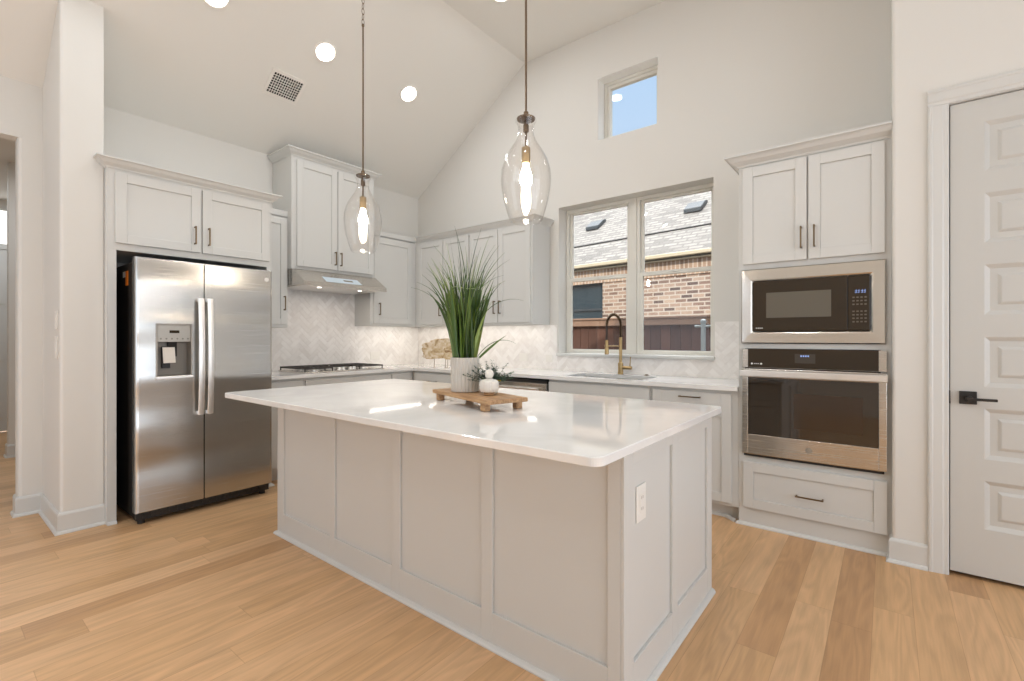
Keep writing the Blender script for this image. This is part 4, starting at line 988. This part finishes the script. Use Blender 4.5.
# ------------------------------------------------------------------ kitchen island
IT = 0.91
t = thing('kitchen_island', (-1.87, 1.96, 0), 'white panelled kitchen island cabinet in the middle of the room', 'island')
ix0, ix1, iy0, iy1 = -3.06, -0.677, 1.45, 2.464
rc = 0.012
MB().box(ix0 + rc, ix1 - rc, iy0 + rc, iy1 - 0.02, 0, IT - 0.0305).build('carcass', 'cab', t)
mb = MB()
for a, b in ((ix0, -2.981), (-2.452, -2.40), (-1.892, -1.832), (-1.309, -1.249), (-0.737, ix1 - rc)): mb.box(a, b, iy0, iy0 + rc - 0.0002, 0, IT - 0.0305)
xs = [-2.981, -2.452, -2.40, -1.892, -1.832, -1.309, -1.249, -0.737]
for i in range(0, 8, 2):
    mb.box(xs[i], xs[i + 1], iy0, iy0 + rc - 0.0002, 0, 0.141); mb.box(xs[i], xs[i + 1], iy0, iy0 + rc - 0.0002, 0.822, IT - 0.0305)
mb.build('front_battens', 'cab', t, 0.0018)
mb = MB()
for a, b in ((iy0, 1.527), (1.90, 1.962), (2.372, iy1 - 0.02)): mb.box(ix1 - rc + 0.0002, ix1, a, b, 0, IT - 0.0305)
for a, b in ((1.527, 1.90), (1.962, 2.372)):
    mb.box(ix1 - rc + 0.0002, ix1, a, b, 0, 0.141); mb.box(ix1 - rc + 0.0002, ix1, a, b, 0.822, IT - 0.0305)
mb.build('end_battens', 'cab', t, 0.0018)
mb = MB()
for a, b in ((iy0 + rc, 1.54), (1.92, 1.98), (2.37, iy1 - 0.02)): mb.box(ix0, ix0 + rc - 0.0002, a, b, 0, IT - 0.0305)
for a, b in ((1.54, 1.92), (1.98, 2.37)):
    mb.box(ix0, ix0 + rc - 0.0002, a, b, 0, 0.141); mb.box(ix0, ix0 + rc - 0.0002, a, b, 0.822, IT - 0.0305)
mb.build('far_end_battens', 'cab', t, 0.0018)
MB().sweep([(ix0, iy1 - 0.02), (ix0, iy0), (ix1, iy0), (ix1, iy1 - 0.02)], SHOE).build('shoe_moulding', 'trim', t)
# working side: drawers and doors towards the sink
IB = iy1 - 0.0195
for (a0, a1) in ((-3.04, -2.47), (-2.46, -1.88), (-1.87, -1.29), (-1.28, -0.70)):
    d = shaker('drawer', t, 'B', IB, a0, a1, 0.68, 0.865, 0.05); pull(d, 'B', IB + 0.02, (a0 + a1) / 2, 0.77, 0.15, False)
    if a0 < -1.3:
        d = shaker('door', t, 'B', IB, a0, a1, 0.12, 0.67); pull(d, 'B', IB + 0.02, a1 - 0.04, 0.57)
    else:
        d = shaker('drawer', t, 'B', IB, a0, a1, 0.40, 0.67); pull(d, 'B', IB + 0.02, (a0 + a1) / 2, 0.55, 0.15, False)
        d = shaker('drawer', t, 'B', IB, a0, a1, 0.12, 0.39); pull(d, 'B', IB + 0.02, (a0 + a1) / 2, 0.27, 0.15, False)
# island top with rounded corners
def rounded(x0, x1, y0, y1, r, n=8):
    pts = []
    for cx, cy, a0 in ((x1 - r, y1 - r, 0), (x0 + r, y1 - r, PI / 2), (x0 + r, y0 + r, PI), (x1 - r, y0 + r, 1.5 * PI)):
        for i in range(n + 1): pts.append((cx + r * math.cos(a0 + PI / 2 * i / n), cy + r * math.sin(a0 + PI / 2 * i / n)))
    return pts
mb = MB(); L = []
for ins, z in ((0.0025, IT - 0.03), (0, IT - 0.0275), (0, IT - 0.003), (0.003, IT)):
    L.append([(x, y, z) for x, y in rounded(-3.246 + ins, -0.638 - ins, 1.200 + ins, 2.505 - ins, 0.040)])
tag(mb.rings(L).build('island_countertop', 'quartz'), 'glossy white quartz slab on top of the island', 'countertop')

# wall plates
def outlet(name, facing, f, a, z, label, cat='outlet', w=0.072, h=0.115, kind='duplex', group=None):
    t = thing(name, fp(facing, f, a, 0, z), label, cat, group)
    fb(MB(), facing, f, a - w / 2, a + w / 2, z - h / 2, z + h / 2, 0.0004, 0.006).build('cover_plate', 'plastic_white', t, 0.002)
    mb = MB()
    if kind == 'duplex':
        fb(mb, facing, f, a - 0.017, a + 0.017, z - 0.034, z + 0.034, 0.006, 0.0085); mb.build('receptacle', 'plastic_white', t, 0.0015)
        mb = MB()
        for s in (-1, 1):
            for q in (-0.006, 0.006): fb(mb, facing, f, a + q - 0.001, a + q + 0.001, z + s * 0.02 - 0.005, z + s * 0.02 + 0.005, 0.0085, 0.0089)
        mb.build('slots', 'dispdark', t)
    elif kind == 'wide':
        fb(mb, facing, f, a - 0.034, a + 0.034, z - 0.017, z + 0.017, 0.006, 0.0085)
        mb.build('receptacle', 'plastic_white', t, 0.0015)
    else:
        fb(mb, facing, f, a - 0.016, a + 0.016, z - 0.034, z + 0.034, 0.006, 0.0095); mb.build('rocker', 'plastic_white', t, 0.0015)
    return t
# island end outlet faces +x
outlet('wall_outlet', 'X', ix1 - rc, 1.606, 0.666, 'white outlet on the end panel of the island', w=0.08, h=0.128)
outlet('wall_outlet', 'Y', YW - 0.0098, -3.058, 1.044, 'white outlet on the marble under the wall cabinet nearest the window', w=0.112, h=0.088, kind='wide')
outlet('wall_outlet', 'Y', YW - 0.0098, -2.727, 1.04, 'white outlet on the marble just left of the window sill', w=0.085, h=0.075, kind='wide')
outlet('wall_outlet', 'X', XW + 0.0098, 3.41, 1.042, 'white outlet on the marble right of the cooktop', w=0.13, h=0.095, kind='wide')
outlet('light_switch', 'Y', 0.585, -4.24, 1.367, 'upper white switch plate on the stub wall beside the hall', 'switch', w=0.075, h=0.118, kind='rocker')
outlet('light_switch', 'Y', 0.585, -4.24, 1.19, 'lower white switch plate on the stub wall beside the hall', 'switch', w=0.075, h=0.145, kind='rocker')

# ------------------------------------------------------------------ pendants
def pendant():
    t = thing('pendant_lamp', (-1.376, 1.85, 1.82), 'clear glass jug pendant lamp on the right, nearer the window', 'pendant lamp', 'glass pendants over the island')
    x, y = -1.376, 1.85; z0 = 1.812
    prof_o = [(0.072, 0.0), (0.079, 0.006), (0.092, 0.045), (0.110, 0.11), (0.120, 0.17), (0.1225, 0.21), (0.119, 0.255), (0.104, 0.305), (0.080, 0.348), (0.056, 0.384), (0.042, 0.415), (0.038, 0.44), (0.040, 0.468), (0.050, 0.488), (0.052, 0.496)]
    # thicken inward: outer skin up, inner skin down, open foot
    pin = [(max(0.004, r - 0.0032), h) for r, h in prof_o]
    loop = prof_o + list(reversed(pin))
    mb = MB(); n = 48; L = []
    for r, h in loop: L.append([(x + r * math.cos(2 * PI * k / n), y + r * math.sin(2 * PI * k / n), z0 + h) for k in range(n)])
    mb.rings(L, cap=False, closed_loop=True)
    o = mb.build('glass_shade', 'blown', t); smooth_by_angle(o, 50); o['label'] = 'clear blown glass shade'
    mb = MB().lathe([(0.0105, 0.495), (0.043, 0.497), (0.045, 0.505), (0.030, 0.513), (0.013, 0.518), (0.012, 0.535), (0.0062, 0.54)], (x, y, z0), 24)
    mb.lathe([(0.014, 0.44), (0.014, 0.47), (0.008, 0.494)], (x, y, z0), 14); mb.build('cap', 'rod', t)
    MB().tube([(x, y, z0 + 0.355), (x, y, 3.30)], 0.0055, 10).build('stem', 'rod', t)
    MB().lathe([(0.010, 0.367), (0.020, 0.363), (0.0215, 0.360), (0.0215, 0.290), (0.019, 0.285)], (x, y, z0), 20).build('socket', 'brass', t)
    o = MB().lathe([(0.013, 0.284), (0.014, 0.270), (0.022, 0.247), (0.0285, 0.225), (0.030, 0.207), (0.027, 0.189), (0.018, 0.177), (0.006, 0.173)], (x, y, z0), 20).build('bulb', 'bulb', t, smooth=True)
    # loop and chain up to the ceiling
    mb = MB(); zc = 3.30
    mb.lathe([(0.0055, 0), (0.009, 0.004), (0.009, 0.016), (0.004, 0.02)], (x, y, zc), 12)
    k = 0; z = zc + 0.03
    while z < 4.15:
        pts = []
        for i in range(16):
            a = 2 * PI * i / 16; u = 0.009 * math.cos(a); w = 0.021 * math.sin(a)
            pts.append((x + (u if k % 2 else 0), y + (0 if k % 2 else u), z + w))
        mb.tube(pts, 0.0022, 5, closed=True); z += 0.0355; k += 1
    mb.build('chain', 'rod', t)
    MB().lathe([(0.062, 4.195), (0.062, 4.185), (0.05, 4.17), (0.012, 4.165), (0.008, 4.145)], (x, y, 0), 24).build('ceiling_canopy', 'rod', t)
    return t
p1 = pendant()
p2 = copy_tree(p1)
p2.location = (-2.716, 1.848, 1.826); p2['label'] = 'clear glass jug pendant lamp on the left, in front of the hood cabinet'
# keep the left one's canopy on the ceiling
# ------------------------------------------------------------------ recessed lights and vent
slope_names = ['recessed ceiling light nearest the top edge above the fridge', 'recessed ceiling light between the vent and the left pendant rod', 'recessed ceiling light lowest on the slope, right of the left pendant rod', 'recessed ceiling light on the flat ceiling at the top edge']
for i, (x, y) in enumerate(cans_seen):
    tilt = math.atan(SL) if x < -3.06 else 0
    t = thing('recessed_light', (x, y, ceil_z(x)), slope_names[i], 'ceiling light', 'recessed ceiling lights')
    z = ceil_z(x)
    MB().lathe([(0.097, 0.0), (0.096, -0.006), (0.082, -0.009), (0.077, -0.004), (0.077, 0.0)], (x, y, z), 32).build('trim_ring', 'plastic_white', t)
    MB().lathe([(0.0768, -0.001), (0.0768, -0.0045), (0.002, -0.005)], (x, y, z), 32).build('lens', 'can_lens', t)
    t.rotation_euler = (0, -tilt, 0)
tilt = math.atan(SL)
x, y = -4.163, 2.037; z = ceil_z(x)
t = thing('ceiling_vent', (x, y, z), 'square white ceiling vent with a dark grid on the slope', 'vent')
mb = MB(); w, h, iw, ih = 0.128, 0.150, 0.098, 0.124
mb.box(x - w, x - iw, y - h, y + h, z - 0.010, z - 0.0005); mb.box(x + iw, x + w, y - h, y + h, z - 0.010, z - 0.0005)
mb.box(x - iw, x + iw, y - h, y - ih, z - 0.010, z - 0.0005); mb.box(x - iw, x + iw, y + ih, y + h, z - 0.010, z - 0.0005)
mb.build('frame', 'plastic_white', t, 0.002)
MB().box(x - iw, x + iw, y - ih, y + ih, z - 0.002, z - 0.0005).build('duct', 'ventdark', t)
mb = MB()
for i in range(1, 8): mb.box(x - iw + 2 * iw * i / 8 - 0.0022, x - iw + 2 * iw * i / 8 + 0.0022, y - ih, y + ih, z - 0.009, z - 0.0025)
for i in range(1, 12): mb.box(x - iw, x + iw, y - ih + 2 * ih * i / 12 - 0.002, y - ih + 2 * ih * i / 12 + 0.002, z - 0.0085, z - 0.003)
mb.build('grille', 'plastic_white', t)
t.rotation_euler = (0, -tilt, 0)

# ------------------------------------------------------------------ tray and what stands on it
A = Vector((-1.978, 1.789)); ang = math.atan2(1.61 - 1.789, -1.417 + 1.978)
ux = Vector((math.cos(ang), math.sin(ang))); uy = Vector((-math.sin(ang), math.cos(ang)))
TL, TW, TZ = 0.589, 0.229, 0.966
t = thing('serving_tray', (A.x, A.y, IT), 'wooden footed riser tray on the island', 'tray')
t.rotation_euler = (0, 0, ang)
def loc_build(mb, name, m, parent, bevel=0.0, **k):
    # geometry given in the tray's own frame
    for v in mb.bm.verts: v.co += ORG[parent.name]
    return mb.build(name, m, parent, bevel, **k)
loc_build(MB().box(0, TL, 0, TW, 0.036, TZ - IT), 'board', 'wood', t, 0.004)
for a in (0.055, TL - 0.055):
    for b in (0.024, TW - 0.024):
        loc_build(MB().box(a - 0.018, a + 0.018, b - 0.017, b + 0.017, 0.0005, 0.0358), 'foot', 'wood', t, 0.003)
def tray(a, b): v = A + ux * a + uy * b; return v.x, v.y
# tall grass in a ribbed pot
px, py = -1.763, 1.827
t = thing('potted_grass', (px, py, TZ), 'tall artificial grass in a ribbed pale pot on the wooden tray', 'plant')
mb = MB(); n = 144; L = []
def potr(k, base): return base + 0.0016 * (1 if (k // 3) % 2 else -1)
for (r_, z_) in ((0.066, 0.0005), (0.0735, 0.004), (0.0745, 0.09), (0.0755, 0.178), (0.0735, 0.181)):
    L.append([(px + potr(k, r_) * math.cos(2 * PI * k / n), py + potr(k, r_) * math.sin(2 * PI * k / n), TZ + z_) for k in range(n)])
for (r_, z_) in ((0.069, 0.181), (0.066, 0.165), (0.064, 0.155)):
    L.append([(px + r_ * math.cos(2 * PI * k / n), py + r_ * math.sin(2 * PI * k / n), TZ + z_) for k in range(n)])
mb.rings(L).build('pot', 'pot', t)
MB().lathe([(0.0638, 0.157), (0.0638, 0.162), (0.03, 0.168), (0.002, 0.168)], (px, py, TZ), 24).build('soil', 'soil', t)
rg = random.Random(11)
mb = MB(); bm = mb.bm
Rv = Vector((0.7844, 0.6202, 0)); Fv = Vector((-0.6202, 0.7844, 0))
def blade(base, lean, length, width, curl, face, taper=1.0, n=9):
    """lean: horizontal unit direction, curl: how far it bends out"""
    p = Vector(base); prev = None; pts = []
    a = curl[0]
    for i in range(n + 1):
        u = i / n
        pts.append((p.copy(), u))
        a = curl[0] + (curl[1] - curl[0]) * u ** 1.6
        p = p + (lean * math.sin(a) + Vector((0, 0, 1)) * math.cos(a)) * (length / n)
    perp = Vector((-lean.y, lean.x, 0)); rows = []
    for i, (q, u) in enumerate(pts):
        w = width * (0.55 + 1.6 * u * (1 - u)) * (1 - u ** 3.0) + 0.0004
        T = (pts[min(i + 1, n)][0] - pts[max(i - 1, 0)][0]).normalized(); b2 = T.cross(perp)
        f_ = face + 0.5 * u
        side = perp * math.cos(f_) + b2 * math.sin(f_); fold = (b2 * math.cos(f_) - perp * math.sin(f_)) * (w * 0.3)
        rows.append([bm.verts.new(q - side * w), bm.verts.new(q - fold), bm.verts.new(q + side * w)])
    for r0, r1 in zip(rows, rows[1:]):
        for k in range(2): bm.faces.new((r0[k], r0[k + 1], r1[k + 1], r1[k]))
def rdir(): a = rg.uniform(0, 2 * PI); return Vector((math.cos(a), math.sin(a), 0))
zb = TZ + 0.162
# broad leaves
def spot(rmax): a = rg.uniform(0, 2 * PI); q = rmax * math.sqrt(rg.random()); return Vector((math.cos(a) * q, math.sin(a) * q, 0))
for i in range(85):
    e = spot(0.060); d = (e.normalized() + rdir() * 0.7).normalized()
    o_ = rg.uniform(-0.02, 0.24)
    blade((px + e.x, py + e.y, zb), d, rg.uniform(0.24, 0.48), rg.uniform(0.008, 0.0145), (o_, o_ + rg.uniform(-0.15, 0.40)), rg.uniform(0, PI))
# medium
for i in range(70):
    e = spot(0.055); d = (e.normalized() + rdir() * 0.8).normalized(); o_ = rg.uniform(-0.02, 0.18)
    blade((px + e.x, py + e.y, zb), d, rg.uniform(0.34, 0.58), rg.uniform(0.003, 0.006), (o_, o_ + rg.uniform(0.05, 0.9)), rg.uniform(0, PI))
# thin twigs
for i in range(46):
    e = spot(0.045); d = rdir(); o_ = rg.uniform(0.0, 0.06)
    blade((px + e.x, py + e.y, zb), d, rg.uniform(0.48, 0.66), rg.uniform(0.002, 0.0034), (o_, o_ + rg.uniform(0.1, 1.5)), rg.uniform(0, PI), n=12)
# the leaves that stand clear of the clump
def stray(off, dr, ln, w, curl, f=1.3):
    d = (Rv * dr[0] + Fv * dr[1]).normalized(); b = Vector((px, py, zb)) + Rv * off
    blade(tuple(b), d, ln, w, curl, f, n=14)
stray(-0.055, (-1, 0), 0.41, 0.011, (0.12, 0.85)); stray(-0.05, (-1, 0.2), 0.45, 0.008, (0.12, 0.75))
stray(-0.04, (-1, 0.2), 0.52, 0.0030, (0.05, 1.35)); stray(-0.03, (-1, -0.3), 0.50, 0.0024, (0.10, 1.5))
stray(-0.02, (-1, 0.1), 0.55, 0.004, (0.08, 0.9)); stray(-0.035, (-1, -0.2), 0.57, 0.005, (0.05, 0.65))
stray(0.058, (1, 0), 0.21, 0.007, (0.80, 1.0)); stray(0.05, (1, 0.1), 0.27, 0.0016, (0.6, 2.3))
stray(0.03, (1, 0), 0.50, 0.0020, (0.05, 2.0)); stray(0.02, (1, 0.3), 0.66, 0.0032, (0.0, 0.75)); stray(0.03, (1, -0.2), 0.62, 0.0034, (0.0, 0.9))
stray(0.01, (-1, 0.2), 0.73, 0.0034, (-0.04, 0.35)); stray(0.0, (1, 0.2), 0.72, 0.003, (0.0, 0.35)); stray(0.015, (1, 0.4), 0.70, 0.003, (0.04, 0.45)); stray(-0.005, (-1, 0.4), 0.70, 0.003, (0.0, 0.2))
mb.build('foliage', 'leaf', t)
M['tie'] = mat('straw_tie', (0.35, 0.42, 0.2, 1), 0.6)
MB().tube([(px + 0.075 * math.cos(a), py + 0.075 * math.sin(a), TZ + 0.545 + 0.006 * math.sin(3 * a)) for a in [2 * PI * i / 28 for i in range(28)]], 0.0016, 6, closed=True).build('tie', 'tie', t)
# white stoneware jar with a ball stopper
jx, jy = -1.556, 1.785
t = thing('stoneware_jar', (jx, jy, TZ), 'squat white ribbed jar with a ball stopper on the tray', 'jar')
o = MB().lathe([(0.026, 0.0005), (0.030, 0.004), (0.026, 0.010), (0.024, 0.014)], (jx, jy, TZ), 24).build('foot', 'wood', t)
n = 96; L = []
for (r_, z_) in ((0.030, 0.0145), (0.042, 0.018), (0.046, 0.03), (0.047, 0.055), (0.045, 0.068), (0.034, 0.076), (0.018, 0.079), (0.016, 0.082)):
    L.append([(jx + (r_ + 0.0009 * math.cos(k * PI / 2)) * math.cos(2 * PI * k / n), jy + (r_ + 0.0009 * math.cos(k * PI / 2)) * math.sin(2 * PI * k / n), TZ + z_) for k in range(n)])
MB().rings(L).build('body', 'whitecer', t)
o = MB().lathe([(0.010, 0.0825), (0.017, 0.088), (0.0215, 0.098), (0.0225, 0.106), (0.020, 0.116), (0.013, 0.124), (0.004, 0.127)], (jx, jy, TZ), 24).build('stopper', 'whitecer', t, smooth=True)
# little plant behind the jar
qx, qy = tray(0.335, 0.178)
t = thing('potted_sprigs', (qx, qy, TZ), 'small grey-green sprig plant with a yellow bloom behind the jar', 'plant')
M['sagepot'] = mat('sage_ceramic', (0.62, 0.64, 0.55, 1), 0.5)
MB().lathe([(0.028, 0.0005), (0.033, 0.004), (0.036, 0.045), (0.037, 0.05), (0.033, 0.05), (0.031, 0.04)], (qx, qy, TZ), 24).build('pot', 'sagepot', t)
mb = MB(); bm = mb.bm
for i in range(110):
    d = (rdir() - Rv * 0.25).normalized(); ln = rg.uniform(0.06, 0.145); a0 = rg.uniform(0.0, 1.15)
    p = Vector((qx + d.x * 0.012, qy + d.y * 0.012, TZ + 0.042)); v = d * math.sin(a0) + Vector((0, 0, 1)) * math.cos(a0)
    pts = [p + v * (ln * k / 7) + Vector((0, 0, -0.02 * (k / 7) ** 2)) for k in range(8)]
    e = pts[-1]; m5 = pts[4]
    if min((Vector((q.x - jx, q.y - jy))).length for q in (e, m5)) < 0.07 and e.z < TZ + 0.15: continue
    if min((Vector((q.x - px, q.y - py))).length for q in (e, m5)) < 0.10: continue
    mb.tube(pts, 0.0009, 4)
    for k in range(3, 8):
        for s in range(3):
            w = rdir() + Vector((0, 0, rg.uniform(-0.2, 0.8))); w.normalize(); q = pts[k]; e = q + w * rg.uniform(0.012, 0.020)
            sd = w.cross(v).normalized() * 0.0032; m_ = q.lerp(e, 0.55)
            a_, b_, c_, d_ = bm.verts.new(q), bm.verts.new(m_ + sd), bm.verts.new(e), bm.verts.new(m_ - sd); bm.faces.new((a_, b_, c_, d_))
mb.build('foliage', 'sprig', t)
mb = MB(); c0 = Vector((qx, qy, TZ + 0.062)) + Rv * 0.040 - Fv * 0.01
for k in range(7):
    a = 2 * PI * k / 7; mb.lathe([(0.001, -0.004), (0.0055, 0.0), (0.001, 0.006)], c0 + Vector((0.007 * math.cos(a), 0.007 * math.sin(a), 0.002 * (k % 2))), 6)
mb.tube([(qx, qy, TZ + 0.045), tuple(c0)], 0.0012, 5); mb.build('flower', 'yellow', t)

# stone slice on a stand, on the counter corner
t = thing('stone_slice', (-3.89, 3.62, CT), 'tan rough-edged stone slice on a stand in the counter corner', 'ornament')
c = Vector((-3.885, 3.63, 0)); th = 0.02
out = []
rs = random.Random(4)
for k in range(56):
    a = 2 * PI * k / 56; rx, rz = 0.205, 0.122
    kx = rx * math.copysign(abs(math.cos(a)) ** 0.75, math.cos(a)); kz = rz * math.copysign(abs(math.sin(a)) ** 0.8, math.sin(a))
    j = 1 + rs.uniform(-0.07, 0.05) + 0.05 * math.sin(5 * a + 1)
    out.append((kx * j, kz * j * (0.82 if (kz < 0 and kx < 0.05) else 1.0) + 0.02 * (kx / rx)))
def slab_loop(s, off): return [tuple(c + Rv * (u * s) + Fv * off + Vector((0, 0, 1.12 + w * s))) for u, w in out]
MB().rings([slab_loop(0.955, -th / 2), slab_loop(1.0, -th / 4), slab_loop(1.0, th / 4), slab_loop(0.955, th / 2)]).build('slice', 'stone', t)
mb = MB()
for off, w in ((-0.065, 0.0035), (0.062, 0.0035), (0.085, 0.0035)):
    p = c + Rv * off; mb.tube([(p.x, p.y, CT + 0.001), (p.x, p.y, 1.02)], w, 8)
    mb.tube([tuple(p - Fv * 0.04 + Vector((0, 0, CT + 0.004))), tuple(p + Fv * 0.04 + Vector((0, 0, CT + 0.004)))], 0.0035, 8)
mb.build('stand', 'bronze', t)

# ------------------------------------------------------------------ outside
struct(MB().box(-40, 30, 4.36, 40, -0.4, -0.2).build('ground', 'soilout', at=(0, 5, -0.2)), 'bare ground of the side yard outside', 'ground')
t = thing('wood_fence', (-3, 6.5, -0.2), 'dark stained board fence outside the kitchen window', 'fence')
mb = MB(); x = -12.0; rf = random.Random(3)
while x < 4:
    mb.box(x, x + 0.136, 6.5, 6.52, -0.19, 1.50); x += 0.142
mb.build('boards', 'fence', t)
mb = MB(); mb.box(-12, 4, 6.455, 6.499, 1.43, 1.525); mb.build('top_rail', 'fencecap', t, 0.004)
MB().box(-12, 4, 6.44, 6.56, 1.525, 1.55).build('cap_board', 'fencecap', t, 0.003)
MB().box(-12, 4, 6.465, 6.499, 0.35, 0.44).build('low_rail', 'fence', t, 0.004)
t = thing('fence_post', (-1.835, 6.25, -0.2), 'grey metal post with a cap in front of the fence, right edge of window', 'post')
MB().lathe([(0.03, -0.2), (0.03, 1.44), (0.036, 1.445), (0.036, 1.475), (0.02, 1.49), (0.002, 1.495)], (-1.835, 6.25, 0), 18).build('pole', 'galv', t)
mb = MB(); mb.tube([(-1.94, 6.25, 1.40), (-1.73, 6.25, 1.40)], 0.016, 10); mb.build('cross_arm', 'galv', t)
hs = thing('neighbor_house', (-3.5, 8.05, -0.2), 'pinkish brick house with grey shingle roof outside the window', 'house')
def hb(mb, name, m, parent=hs, bevel=0.0):
    for v in mb.bm.verts: v.co += ORG[hs.name]
    return mb.build(name, m, parent, bevel)
MH = lambda: MB()
mb = MB(); mb.box(-9, -1.70, 0, 0.2, 0.0, 2.55); mb.box(-1.70, -0.735, 0, 0.2, 0.0, 0.6); mb.box(-1.70, -0.735, 0, 0.2, 2.52, 2.55); mb.box(-0.735, 8, 0, 0.2, 0.0, 2.55); hb(mb, 'brick_wall', 'brick')
hb(MB().box(-9, 8, -0.014, -0.0005, 2.50, 2.753), 'brick_frieze', 'soldier')
ez, m_ = 2.875, 0.78
def rz(yy): return ez + m_ * (yy + 0.05)
mb = MB()
mb.rings([[(xx, -0.05, ez), (xx, 3.1, rz(3.1)), (xx, 6.5, ez), (xx, 6.5, ez - 0.06), (xx, 3.1, rz(3.1) - 0.08), (xx, -0.05, ez - 0.06)] for xx in (-9.3, 8.3)]); hb(mb, 'roof', 'shingle')
hb(MB().box(-9.3, 8.3, -0.14, -0.052, ez - 0.07, ez - 0.005), 'gutter', 'gutter', bevel=0.01)
hb(MB().box(-9.3, 8.3, -0.08, 0.0, ez - 0.12, ez - 0.10), 'soffit', 'gutter')
mb = MB(); mb.box(-1.70, -1.66, 0.05, 0.12, 0.6, 2.52); mb.box(-0.775, -0.735, 0.05, 0.12, 0.6, 2.52); mb.box(-1.66, -0.775, 0.05, 0.12, 0.6, 0.66); mb.box(-1.66, -0.775, 0.05, 0.12, 2.46, 2.52); mb.box(-1.66, -0.775, 0.05, 0.12, 1.98, 2.02)
w_ = hb(mb, 'house_window', 'rvent'); hb(MB().box(-1.66, -0.775, 0.075, 0.085, 0.66, 2.46), 'pane', 'darkpane', w_)
def rvent(u, yy):
    mb = MB(); z = rz(yy)
    mb.prism([(yy - 0.16, z - 0.10), (yy - 0.16, z - 0.02), (yy + 0.05, z + 0.14), (yy + 0.16, z + 0.17), (yy + 0.16, z + 0.10)], 'x', u - 0.17, u + 0.17)
    hb(mb, 'roof_vent', 'rvent', bevel=0.01)
rvent(-1.80, 1.35); rvent(0.50, 1.30)
cb = []
for i in range(30):
    xx = -8 + 15 * i / 29; yy = 0.62 + 0.015 * (xx + 1); cb.append((xx, yy, rz(yy) + 0.012))
hb(MB().tube(cb, 0.016, 6), 'roof_cable', 'cable')
hs.rotation_euler = (0, 0, -0.1)

for o_ in bpy.data.objects:
    k_ = o_.name.split('.')[0]
    g_ = {'wall_cabinet': 'white wall cabinets', 'base_cabinet': 'white base cabinets', 'wall_outlet': 'white wall outlets', 'light_switch': 'white switch plates'}.get(k_)
    if g_ and o_.parent is None: o_['group'] = g_
